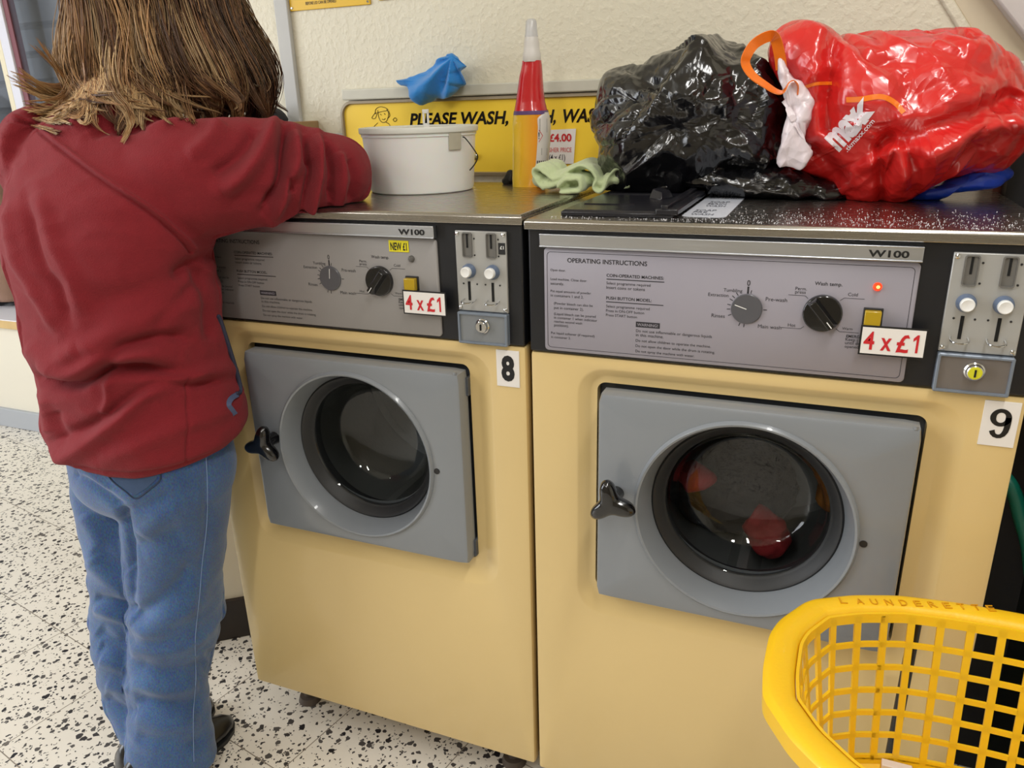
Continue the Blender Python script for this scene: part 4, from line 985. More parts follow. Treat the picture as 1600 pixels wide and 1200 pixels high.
pl = [at(x, y, 0.31) for x, y in pl]; dzz = TOP9-min(p.z for p in pl); pl = [p+Vector((0, 0, dzz)) for p in pl]
o = inflate('bag_mouth', pl, sum(pl, Vector())/len(pl), 0.05, Mbin, n=360, m=70, amps=((9, 0.005, 7.3),), facets=((0.05, 0.009, 15), (0.025, 0.006, 16), (0.012, 0.0022, 17)), zmin=zbag, parent=bagroot)

# red carrier bag
Mred = film('red_film', rgb(206, 36, 34), 0.26, 0.0055, 19, coat=0.35, alpha_sss=0.12)
Mor = mat('orange_film', rgb(240, 120, 20), 0.3, coat=0.3, bump=0.3, bump_scale=60)
Mwh = film('white_film', rgb(226, 214, 220), 0.3, 0.006, 22, coat=0.3)
Yr = 0.30
pl = [(1237, 262), (1243, 230), (1240, 190), (1236, 150), (1222, 110), (1220, 84), (1228, 64), (1248, 54), (1266, 52), (1288, 58), (1300, 72), (1318, 68), (1370, 58), (1440, 50), (1500, 46), (1560, 54), (1590, 66), (1612, 92), (1622, 140), (1615, 190), (1580, 232), (1530, 262), (1470, 280), (1428, 298), (1408, 304), (1340, 303), (1320, 294), (1280, 278)]
pl = [at(x, y, Yr) for x, y in pl]
def hookred(w, v):
    px, py = pix(v)
    if v.y < Yr+0.02:
        # valley between the two lobes, fold running down right, pinch near the bottom
        def g(x0, y0, x1, y1, wd):
            dx, dy = x1-x0, y1-y0; L2 = dx*dx+dy*dy; tt = max(0, min(1, ((px-x0)*dx+(py-y0)*dy)/L2)); d = math.hypot(px-x0-tt*dx, py-y0-tt*dy); return math.exp(-(d/wd)**2)
        w.y += 0.030*g(1300, 70, 1302, 200, 13)+0.022*g(1400, 215, 1600, 150, 16)+0.025*g(1375, 230, 1380, 300, 10)-0.022*g(1440, 225, 1590, 190, 18)-0.018*g(1400, 235, 1420, 270, 14)+0.018*g(1245, 215, 1300, 285, 12)-0.015*g(1330, 280, 1400, 225, 10)+0.020*g(1425, 240, 1425, 290, 9)
    return w
bag = inflate('carrier_bag', pl, at(1420, 175, Yr), 0.115, Mred, n=420, m=110, amps=((5, 0.010, 4.3),), facets=((0.12, 0.020, 25), (0.05, 0.016, 26), (0.022, 0.0058, 27)), zmin=TOP9, tb=0.10, ymax=WY-0.02, hook=hookred)
tag(bag, 'large red plastic carrier bag with an orange handle and white print, on machine 9', 'carrier bag')
def bvh(o):
    dg = bpy.context.evaluated_depsgraph_get(); e = o.evaluated_get(dg); me = e.to_mesh(); mw = o.matrix_world
    r = BVHTree.FromPolygons([mw @ v.co for v in me.vertices], [tuple(p.vertices) for p in me.polygons]); e.to_mesh_clear(); return r
bpy.context.view_layer.update()
bvr = bvh(bag)
def stick(px, py, bv_, off=0.0012, Yf=0.2):
    d = ray(px, py).normalized(); h = bv_.ray_cast(CAM, d)
    return (h[0]-d*off) if h[0] is not None else at(px, py, Yf)
# printed logo, tilted: letters laid on the film
def decal(s, p0, p1, hgt, mt, name, bold=0.02, shear=0.0):
    vs, fs = text_mesh(s, bold); x0 = min(v.x for v in vs); x1 = max(v.x for v in vs); y1 = max(v.y for v in vs)
    d = Vector((p1[0]-p0[0], p1[1]-p0[1])); L = d.length; d.normalize(); n_ = Vector((d.y, -d.x))
    bm = bmesh.new(); bv_ = [bm.verts.new((v.x, v.y, 0)) for v in vs]
    for f in fs:
        try: bm.faces.new([bv_[i] for i in f])
        except ValueError: pass
    bmesh.ops.triangulate(bm, faces=bm.faces)
    bmesh.ops.subdivide_edges(bm, edges=[e for e in bm.edges if e.calc_length() > 0.12], cuts=3, use_grid_fill=True)
    bmesh.ops.triangulate(bm, faces=bm.faces)
    out = []
    for v in bm.verts:
        u_ = (v.co.x-x0)/(x1-x0)*L; w_ = v.co.y/y1*hgt; q = (p0[0]+d.x*(u_+shear*w_)+n_.x*w_, p0[1]+d.y*(u_+shear*w_)+n_.y*w_)
        out.append(stick(q[0], q[1], bvr))
    bm.verts.index_update(); fs2 = [tuple(v.index for v in f.verts) for f in bm.faces]; bm.free()
    m = MB(); m.add(out, fs2); m.build(name, mt, bag, smooth=False)
Mprint = mat('print_white', rgb(236, 226, 232), 0.35)
decal('max', (1309, 236), (1356, 186), 30, Mprint, 'logo', bold=0.05, shear=0.0)
decal('x', (1335, 212), (1366, 172), 26, Mprint, 'logo_x', bold=0.04, shear=0.3)
decal('.tkmaxx.com', (1324, 238), (1367, 190), 7.5, Mprint, 'web_address', bold=0.015)
def band(pts, hw, name):
    P = resample(crspline([Vector((x, y, 0)) for x, y in pts], 8), 60, False); m = MB(); rows = []
    for i, v in enumerate(P):
        tg = (P[min(i+1, 59)]-P[max(i-1, 0)]).normalized(); n_ = Vector((-tg.y, tg.x, 0))
        rows.append([stick((v+n_*hw*s_).x, (v+n_*hw*s_).y, bvr, 0.0008) for s_ in (-1, -0.33, 0.33, 1)])
    m.loft(rows, False, False, closed=False); m.build(name, Mor, bag, smooth=False)
band([(1322, 156), (1345, 155), (1370, 151), (1385, 153), (1400, 162), (1412, 176)], 4.2, 'printed_band')
band([(1256, 137), (1275, 131), (1300, 130)], 2.6, 'printed_band')
# white inside panel of the bag mouth
pl = [(1215, 92), (1222, 88), (1232, 105), (1240, 122), (1250, 128), (1266, 150), (1270, 162), (1262, 200), (1256, 225), (1268, 236), (1262, 262), (1240, 263), (1212, 255), (1220, 225), (1224, 190), (1228, 165), (1222, 150), (1214, 125)]
pl = [at(x, y, 0.215) for x, y in pl]
inflate('white_lining', pl, at(1243, 190, 0.215), 0.014, Mwh, n=200, m=40, amps=(), facets=((0.035, 0.007, 35), (0.016, 0.003, 36)), parent=bag, zmin=TOP9, tb=0.05)
# orange strap handle
def strap(pts, wid, name, parent, mt, Y0):
    P = [at(x, y, Yy) for x, y, Yy in pts]
    P = crspline(P, 6); m = MB(); rings = []
    for i, p in enumerate(P):
        tg = (P[min(i+1, len(P)-1)]-P[max(i-1, 0)]).normalized()
        ph = i/len(P)*PI*1.2; side = (tg.cross(Vector((0, 1, 0)))).normalized()*math.cos(ph*0.5)+Vector((0, 1, 0))*math.sin(ph*0.5+0.35)
        side.normalize(); nrm = tg.cross(side).normalized()*0.0007
        rings.append([p+side*wid+nrm, p-side*wid+nrm, p-side*wid-nrm, p+side*wid-nrm])
    m.loft(rings); return m.build(name, mt, parent, angle=40)
strap([(1221, 108, 0.22), (1218, 85, 0.21), (1211, 60, 0.20), (1200, 57, 0.19), (1180, 68, 0.18), (1168, 85, 0.17), (1165, 100, 0.17), (1176, 118, 0.17), (1195, 132, 0.175), (1213, 143, 0.18), (1224, 143, 0.185), (1232, 130, 0.19), (1240, 126, 0.20), (1246, 134, 0.205), (1244, 148, 0.21)], 0.0085, 'strap_handle', bag, Mor, 0)
# blue bag
pl = [(1415, 301), (1440, 290), (1465, 275), (1490, 262), (1515, 253), (1540, 252), (1562, 249), (1579, 262), (1574, 275), (1560, 285), (1525, 291), (1490, 297), (1460, 303)]
pl = [at(x, y-5, 0.32) for x, y in pl]; dzz = TOP9-min(p.z for p in pl); pl = [p+Vector((0, 0, dzz)) for p in pl]
o = inflate('plastic_bag', pl, sum(pl, Vector())/len(pl), 0.03, film('blue_film', rgb(30, 78, 214), 0.3, 0.006, 20, coat=0.3, alpha_sss=0.2), n=240, m=50, amps=(), facets=((0.045, 0.007, 45), (0.02, 0.003, 46)), zmin=TOP9)
tag(o, 'small crumpled blue plastic bag poking out beneath the red carrier bag', 'plastic bag')

# ------------------------------------------------------------------ washing in the drum of machine 9
def wad(name, c, rad, col, lab, seed, parent=None, grp=None):
    ring = [Vector(c)+Vector((rad[0]*math.cos(a), 0, rad[2]*math.sin(a))) for a in [k*2*PI/14 for k in range(14)]]
    o = inflate(name, ring, c, rad[1], mat(name+'_'+str(seed), col, 0.8, noise_amt=0.25, noise_scale=14, bump=0.4, bump_scale=200), n=110, m=34, amps=((16, 0.012, seed), (38, 0.005, seed+1)))
    if lab: tag(o, lab, 'garment', grp)
    return o
wad('garment', (0.290, 0.265, 0.585), (0.105, 0.065, 0.080), rgb(44, 44, 48), 'dark grey garment at the bottom of the drum of machine 9', 1.0)
wad('garment', (0.365, 0.150, 0.565), (0.026, 0.018, 0.035), rgb(136, 24, 30), 'red garment low in the drum behind the glass of machine 9', 2.0)
wad('garment', (0.245, 0.145, 0.650), (0.030, 0.014, 0.014), rgb(150, 30, 40), 'dull red garment at the left of the drum of machine 9', 3.0)
wad('garment', (0.465, 0.185, 0.695), (0.026, 0.040, 0.085), rgb(150, 96, 30), 'mustard garment against the right side of the drum of machine 9', 4.0)

# ------------------------------------------------------------------ right-hand recess
Mteal = mat('teal_tube', rgb(16, 104, 88), 0.35)
m = MB(); m.tube(crspline([at(1560, 735, 0.22), at(1577, 755, 0.2), at(1587, 778, 0.2), at(1594, 806, 0.2), at(1606, 850, 0.2), at(1612, 900, 0.2)], 6), 0.011, 12); o = m.build('hose', Mteal)
tag(o, 'teal hose in the dark gap right of machine 9', 'hose')

# ------------------------------------------------------------------ laundry basket on its trolley
RZ = 0.65; CY = -0.295; CX = 0.665
farh = [(0.393, -0.262), (0.394, -0.235), (0.403, -0.203), (0.433, -0.150), (0.484, -0.121), (0.538, -0.102), (0.600, -0.094), (0.665, -0.092)]
nearh = [(0.392, -0.300), (0.396, -0.348), (0.427, -0.398), (0.465, -0.436), (0.515, -0.468), (0.585, -0.490), (0.665, -0.496)]
far_all = farh+[(2*CX-x, y) for x, y in farh[-2::-1]]
near_all = nearh+[(2*CX-x, y) for x, y in nearh[-2::-1]]
outline = [(x-CX, y-CY) for x, y in far_all+near_all[::-1]]
NB = 240
OP = [Vector((CX+x, CY+y, 0)) for x, y in outline]
OP = resample(OP+[], NB)
for _ in range(3): OP = [(OP[i-1]+OP[i]*2+OP[(i+1) % NB])/4 for i in range(NB)]
Cc = Vector((CX, CY, 0))
def ringat(scale_in, z):   # inset by distance
    out = []
    for i in range(NB):
        tg = (OP[(i+1) % NB]-OP[i-1]).normalized(); nn = Vector((-tg.y, tg.x, 0))
        if nn.dot(Cc-OP[i]) < 0: nn = -nn
        v = OP[i]+nn*scale_in; out.append(Vector((v.x, v.y, z)))
    return out
Myel = mat('basket_yellow', rgb(246, 196, 28), 0.36, noise_amt=0.05, noise_scale=12, bump=0.12, bump_scale=200, sss=0.15, coat=0.15)
t = empty('laundry_basket', (CX, CY, 0.44), 'yellow plastic laundry basket with square holes, in front of machine 9', 'laundry basket')
m = MB()
prof = [(0.004, -0.030), (0.000, -0.028), (-0.001, -0.006), (0.004, -0.001), (0.008, 0.0), (0.026, 0.0), (0.031, -0.003), (0.034, -0.009), (0.0345, -0.012), (0.0320, -0.012), (0.0300, -0.006), (0.008, -0.005), (0.003, -0.010), (0.0035, -0.030)]
rr = [ringat(a, RZ+z) for a, z in prof]
m.loft(rr+[rr[0]], False, False); rim = m.build('rim', Myel, t, angle=35)
# lattice wall: 7 rows, 48 columns of bars, built as one pierced wall
m = MB(); wi = 0.0345; th = 0.0035; zt_, zb3 = RZ-0.008, 0.440; ROWS = 6; COLS = 40; taper = 0.030
def wall(u, z, thick):
    """u in [0,1) round the wall"""
    k = (u % 1.0)*NB; i = int(k) % NB; f = k-int(k)
    s_ = (zt_-z)/(zt_-zb3); inn = wi+taper*s_+thick
    R0 = WALL[(round(inn, 5))] if round(inn, 5) in WALL else WALL.setdefault(round(inn, 5), ringat(inn, 0))
    v = R0[i].lerp(R0[(i+1) % NB], f); return Vector((v.x, v.y, z))
WALL = {}
L_ = [0]
mid = ringat(wi, 0)
for i in range(NB): L_.append(L_[-1]+(mid[(i+1) % NB]-mid[i]).length)
def uat(s_):     # arclength fraction -> parameter
    s_ = (s_ % 1.0)*L_[-1]; i = int(np.searchsorted(L_, s_, side='right'))-1; i = min(i, NB-1); return (i+(s_-L_[i])/(L_[i+1]-L_[i]))/NB
cw = 1.0/COLS; bw = cw*0.26/2
zr = [zt_-0.007-(zt_-zb3-0.012)*k/ROWS for k in range(ROWS+1)]; bh = 0.0033
def bar(u0, u1, z0, z1, n):
    fr = []; 
    for k in range(n+1):
        u = uat(u0+(u1-u0)*k/n); fr.append([wall(u, z0, 0), wall(u, z1, 0), wall(u, z1, th), wall(u, z0, th)])
    m.loft(fr)
for c_ in range(COLS):
    u = c_*cw
    for r_ in range(ROWS+1): pass
    # vertical bar
    rings = []
    for k in range(9):
        z = zt_+(zb3-zt_)*k/8; a, b = uat(u-bw), uat(u+bw)
        rings.append([wall(a, z, 0), wall(b, z, 0), wall(b, z, th), wall(a, z, th)])
    m.loft(rings)
for z in zr[1:]:
    bar(0, 1, z-bh, z+bh, NB)
bar(0, 1, zt_-0.009, zt_+0.003, NB)
bar(0, 1, zb3-0.004, zb3+0.004, NB)
m.build('lattice_wall', Myel, t, bevel=0.0)
m = MB(); i0 = wi+taper
rr = [ringat(i0-0.002, zb3+0.004), ringat(i0-0.002, zb3-0.008), ringat(i0+0.012, zb3-0.014), ringat(i0+0.060, zb3-0.016), ringat(i0+0.060, zb3-0.013), ringat(i0+0.014, zb3-0.010), ringat(i0+0.003, zb3-0.004), ringat(i0+0.002, zb3+0.004)]
m.loft(rr+[rr[0]], False, False)
for k in range(-5, 6):
    m.box(CX+k*0.030-0.004, CX+k*0.030+0.004, CY-0.085, CY+0.085, zb3-0.016, zb3-0.012)
for k in range(-2, 3):
    m.box(CX-0.20, CX+0.20, CY+k*0.030-0.004, CY+k*0.030+0.004, zb3-0.017, zb3-0.013)
m.build('base', Myel, t, angle=30)
# raised lettering on the far rim
m = MB(); s_ = 'LAUNDERETTE'
pA, pB = atz(1316, 948, RZ), atz(1556, 962, RZ)
for k, ch in enumerate(s_):
    px = 1319+(1548-1319)*k/(len(s_)-1)+ (3 if k else 0); py = 936+ (px-1319)*0.036+ (0 if px < 1420 else (px-1420)*0.03)
    c0 = atz(px-5, py+7, RZ+0.0003); c1 = atz(px+9, py+7.4, RZ+0.0003)
    ex = (c1-c0); ex.z = 0; wd = 0.0085; ex.normalize(); ey = Vector((-ex.y, ex.x, 0))
    put_text(m, ch, c0, ex, ey, wd, 0.0115, bold=-0.005)
o = m.build('raised_lettering', mat('lettering_amber', rgb(214, 150, 16), 0.35), rim, smooth=False)
sd = o.modifiers.new('thick', 'SOLIDIFY'); sd.thickness = 0.0010; sd.offset = 1
# white tag on the base
m = MB(); a, b = at(1380, 1168, CY+0.125), at(1430, 1172, CY+0.125)
m.box(a.x, b.x, CY+0.112, CY+0.124, zb3-0.004, zb3+0.004); m.build('white_tag', mat('tag_white', rgb(226, 214, 206), 0.4), t, bevel=0.001)
# trolley stand under the basket
t = empty('basket_trolley', (CX, CY, FZ), 'black metal trolley stand carrying the yellow basket', 'trolley')
Mtr = mat('trolley_black', rgb(20, 18, 18), 0.4)
def post(pts, r=0.0075): m = MB(); m.tube(pts, r, 12); return m.build('leg', Mtr, t)
a = at(1433, 962, -0.075); b = at(1396, 1158, -0.075); dd = (b-a)/(b.z-a.z)
post([a+dd*(0.61-a.z), a+dd*(0.05-a.z)])
for sx, sy in ((0.20, 0.19), (-0.12, -0.20), (0.20, -0.20)):
    post([(CX+sx*0.9, CY+sy*0.92, 0.61), (CX+sx, CY+sy, 0.05)])
m = MB(); b0 = a+dd*(0.22-a.z)
m.tube([(b0.x, b0.y, 0.22), (CX+0.19, CY+0.185, 0.22)], 0.006, 10); m.build('crossbar', Mtr, t)
m = MB(); m.tube([(CX-0.12, CY-0.192, 0.22), (CX+0.19, CY-0.192, 0.22)], 0.006, 10); m.build('crossbar', Mtr, t)
m = MB(); m.tube([(b0.x, b0.y, 0.22), (CX-0.12, CY-0.192, 0.22)], 0.006, 10); m.build('crossbar', Mtr, t)
m = MB(); m.tube([(CX+0.19, CY+0.185, 0.22), (CX+0.19, CY-0.192, 0.22)], 0.006, 10); m.build('crossbar', Mtr, t)
b1 = a+dd*(0.05-a.z)
for p in ((b1.x, b1.y), (CX+0.20, CY+0.19), (CX-0.12, CY-0.20), (CX+0.20, CY-0.20)):
    m = MB(); m.cyl((p[0]-0.012, p[1], FZ+0.035), (p[0]+0.012, p[1], FZ+0.035), 0.035, n=24); m.build('wheel', M['rubber'], t, bevel=0.004)

# ------------------------------------------------------------------ the woman in the red fleece
PX, PY_ = -0.70, -0.15
person = empty('person', (PX, PY_, FZ), 'woman in a red fleece and blue jeans seen from behind, leaning on machine 8', 'person')
Mskin = mat('skin', rgb(214, 168, 146), 0.5, sss=0.1, noise_amt=0.05, noise_scale=20)
# --- body: one skinned figure with face and hands
def skin_mesh(name, chains, root, mt, parent, levels=1):
    """chains: list of lists of (point, radius) joined at coincident points"""
    vs = []; rad = []; ed = []; idx = {}
    def vid(p, r):
        k = (round(p[0], 4), round(p[1], 4), round(p[2], 4))
        if k not in idx: idx[k] = len(vs); vs.append(Vector(p)-org); rad.append(r)
        return idx[k]
    org = parent.location.copy()
    for ch in chains:
        pr = None
        for p, r in ch:
            i = vid(p, r)
            if pr is not None and pr != i: ed.append((pr, i))
            pr = i
    me = bpy.data.meshes.new(name); me.from_pydata([tuple(v) for v in vs], ed, [])
    o = bpy.data.objects.new(name, me); COL.objects.link(o); o.parent = parent; me.materials.append(mt)
    md = o.modifiers.new('skin', 'SKIN'); md.use_smooth_shade = True
    sv = me.skin_vertices[0].data
    for i, r in enumerate(rad):
        rr = r if isinstance(r, tuple) else (r, r); sv[i].radius = rr
    sv[idx[tuple(round(c, 4) for c in root)]].use_root = True
    sd = o.modifiers.new('sub', 'SUBSURF'); sd.levels = levels; sd.render_levels = levels
    return o
pel = (-0.690, -0.13, 0.72)
ch = []
ch.append([(pel, (0.12, 0.09)), ((-0.69, -0.14, 0.86), (0.105, 0.08)), ((-0.69, -0.14, 1.00), (0.115, 0.09)), ((-0.69, -0.12, 1.12), (0.125, 0.085)), ((-0.69, -0.08, 1.215), (0.06, 0.055)), ((-0.69, -0.035, 1.275), (0.047, 0.05)), ((-0.69, 0.005, 1.325), 0.045)])
for s_, hip, kn, an in ((1, (-0.615, -0.135, 0.64), (-0.700, -0.142, 0.34), (-0.733, -0.205, 0.05)), (-1, (-0.765, -0.13, 0.64), (-0.815, -0.155, 0.34), (-0.798, -0.19, 0.05))):
    ch.append([(pel, (0.12, 0.09)), (hip, 0.075), (kn, 0.048), (an, 0.032), ((an[0]+0.012, an[1]+0.08, 0.010), 0.024)])
ch.append([((-0.69, -0.12, 1.12), (0.125, 0.085)), ((-0.555, -0.105, 1.165), 0.048), ((-0.385, 0.055, 1.150), 0.036), ((-0.47, 0.165, 1.140), 0.030), ((-0.575, 0.215, 1.132), 0.022)])
ch.append([((-0.69, -0.12, 1.12), (0.125, 0.085)), ((-0.83, -0.10, 1.165), 0.046), ((-0.90, 0.07, 1.12), 0.034), ((-0.80, 0.150, 1.135), 0.029), ((-0.70, 0.205, 1.138), 0.022)])
# hands: palm + five separate fingers each
def hand(wr, dr, up, thumb):
    wr, dr, up, thumb = Vector(wr), Vector(dr).normalized(), Vector(up).normalized(), Vector(thumb).normalized()
    palm = wr+dr*0.045
    side = thumb
    ch.append([(tuple(wr), 0.022), (tuple(wr+dr*0.035), (0.024, 0.014)), (tuple(palm+dr*0.012), (0.026, 0.013))])
    base = palm+dr*0.012
    for k, (off, L) in enumerate(((0.027, 0.062), (0.009, 0.070), (-0.009, 0.066), (-0.026, 0.052))):
        b = base+side*off+dr*0.014
        p1 = b+dr*L*0.42-up*0.004; p2 = p1+dr*L*0.32-up*0.011; p3 = p2+dr*L*0.22-up*0.014
        ch.append([(tuple(base), (0.026, 0.013)), (tuple(b), 0.0085), (tuple(p1), 0.0078), (tuple(p2), 0.0070), (tuple(p3), 0.0058)])
    w2 = wr+dr*0.035
    t1 = w2+side*0.030+dr*0.012-up*0.004; t2 = t1+side*0.014+dr*0.026-up*0.006; t3 = t2+dr*0.022-up*0.006
    ch.append([(tuple(w2), (0.024, 0.014)), (tuple(t1), 0.0105), (tuple(t2), 0.0088), (tuple(t3), 0.0068)])
hand((-0.575, 0.215, 1.132), (-0.9, 0.25, -0.05), (0, 0, 1), (-0.25, -0.9, 0))
hand((-0.70, 0.205, 1.138), (0.85, 0.45, -0.06), (0, 0, 1), (0.45, -0.85, 0))
body = skin_mesh('body', ch, pel, Mskin, person)
# head with face as a shaped surface
HC = Vector((-0.69, 0.070, 1.395)); pitch = math.radians(-38)
Rh = Matrix.Rotation(pitch, 3, 'X')
m = MB(); rings = []; nh = 40; mh = 30
for i in range(1, mh):
    ph = PI*i/mh; ring = []
    for k in range(nh):
        a = 2*PI*k/nh; x, y, z = math.sin(ph)*math.cos(a), math.sin(ph)*math.sin(a), math.cos(ph)
        p = Vector((x*0.074, y*0.094, z*0.108))
        if z < 0: p.x *= 1-0.32*(-z)**1.3; p.y *= 1-0.18*(-z)          # jaw narrows
        if y > 0.2:
            g = lambda cx, cz, w: math.exp(-((x-cx)/w)**2-((z-cz)/w)**2)
            p.y += 0.020*math.exp(-(x/0.15)**2-((z+0.20)/0.22)**2)+0.006*g(0, -0.52, 0.2)+0.006*g(0, -0.62, 0.2)-0.010*g(0.38, 0.02, 0.2)-0.010*g(-0.38, 0.02, 0.2)+0.006*g(0, -0.88, 0.25)
        ring.append(HC+Rh @ p)
    rings.append(ring)
m.loft(rings); head = m.build('head', Mskin, person, angle=80)
m = MB()
for s_ in (-1, 1):
    c = HC+Rh @ Vector((s_*0.075, -0.004, -0.012)); m.blob(c, (0.010, 0.018, 0.030), 12, 8)
m.build('ear', Mskin, head)
for s_ in (-1, 1):
    m = MB(); c = HC+Rh @ Vector((s_*0.028, 0.080, 0.002)); m.blob(c, (0.012, 0.010, 0.009), 14, 10); m.build('eye', mat('eye_white', rgb(220, 214, 210), 0.2), head)
m = MB(); c0 = HC+Rh @ Vector((-0.022, 0.081, -0.062)); c1 = HC+Rh @ Vector((0, 0.092, -0.060)); c2 = HC+Rh @ Vector((0.022, 0.081, -0.062)); m.tube(crspline([c0, c1, c2], 5), 0.0055, 8); m.build('mouth', mat('lip', rgb(170, 96, 88), 0.5), head)

# --- fleece: torso and sleeves fused, then folded
def ell(c, rx, ry, n=56, yaw=0.0, tilt=0.0):
    out = []
    for k in range(n):
        a = 2*PI*k/n; ca, sa = math.cos(a), math.sin(a)
        x = rx*abs(ca)**0.9*(1 if ca > 0 else -1); y = ry*abs(sa)**0.9*(1 if sa > 0 else -1)
        xr = x*math.cos(yaw)-y*math.sin(yaw); yr = x*math.sin(yaw)+y*math.cos(yaw)
        out.append(Vector((c[0]+xr, c[1]+yr, c[2]+yr*tilt)))
    return out
def sp(tab, sub=5):
    n = len(tab); out = []
    A = [np.array(r, float) for r in tab]
    for i in range(n-1):
        p0, p1, p2, p3 = A[max(i-1, 0)], A[i], A[i+1], A[min(i+2, n-1)]
        for k in range(sub):
            t_ = k/sub; out.append(0.5*((2*p1)+(p2-p0)*t_+(2*p0-5*p1+4*p2-p3)*t_*t_+(3*p1-p0-3*p2+p3)*t_**3))
    out.append(A[-1]); return out
tab = [(-0.690, -0.130, 0.708, 0.160, 0.124), (-0.690, -0.130, 0.726, 0.180, 0.142), (-0.690, -0.132, 0.760, 0.182, 0.144), (-0.690, -0.132, 0.800, 0.178, 0.140), (-0.690, -0.135, 0.880, 0.166, 0.135), (-0.690, -0.135, 0.970, 0.168, 0.136),
       (-0.688, -0.130, 1.060, 0.172, 0.136), (-0.686, -0.122, 1.130, 0.178, 0.130), (-0.690, -0.108, 1.190, 0.160, 0.114), (-0.698, -0.090, 1.235, 0.120, 0.092), (-0.686, -0.070, 1.268, 0.085, 0.080), (-0.688, -0.050, 1.300, 0.062, 0.064), (-0.688, -0.035, 1.325, 0.054, 0.056)]
m = MB(); m.loft([ell((r[0], r[1], r[2]), r[3], r[4], tilt=0.10) for r in sp(tab)])
SL = [(-0.590, -0.120, 1.145, 0.080), (-0.540, -0.085, 1.156, 0.090), (-0.485, -0.030, 1.162, 0.088), (-0.430, 0.020, 1.160, 0.082), (-0.395, 0.060, 1.157, 0.072), (-0.385, 0.100, 1.158, 0.058), (-0.430, 0.150, 1.152, 0.050), (-0.500, 0.185, 1.146, 0.042), (-0.560, 0.208, 1.140, 0.035)]
m.tube([r[:3] for r in sp(SL, 4)], [r[3] for r in sp(SL, 4)], 28)
m.blob((-0.392, 0.052, 1.158), (0.070, 0.062, 0.055), 20, 14)
SR = [(-0.780, -0.115, 1.188, 0.088), (-0.835, -0.085, 1.182, 0.090), (-0.880, -0.010, 1.150, 0.075), (-0.905, 0.060, 1.135, 0.058), (-0.870, 0.115, 1.135, 0.046), (-0.790, 0.160, 1.140, 0.040), (-0.720, 0.195, 1.140, 0.034)]
m.tube([r[:3] for r in sp(SR, 4)], [r[3] for r in sp(SR, 4)], 28)
Mfl = mat('red_fleece', rgb(130, 22, 34), 0.95, noise_amt=0.18, noise_scale=60, bump=0.7, bump_scale=520, sheen=0.03)
Mfl.node_tree.nodes['Principled BSDF'].inputs['Sheen Roughness'].default_value = 0.6
tmp = m.build('fleece_tmp', Mfl)
rm = tmp.modifiers.new('r', 'REMESH'); rm.mode = 'VOXEL'; rm.voxel_size = 0.0055
sm_ = tmp.modifiers.new('s', 'SMOOTH'); sm_.iterations = 14; sm_.factor = 0.6
bpy.context.view_layer.update(); dg = bpy.context.evaluated_depsgraph_get()
fm = bpy.data.meshes.new_from_object(tmp.evaluated_get(dg)); bpy.data.objects.remove(tmp)
bm = bmesh.new(); bm.from_mesh(fm); bmesh.ops.subdivide_edges(bm, edges=bm.edges, cuts=1, use_grid_fill=True, smooth=0.6); bm.normal_update()
bm.to_mesh(fm); bm.free()
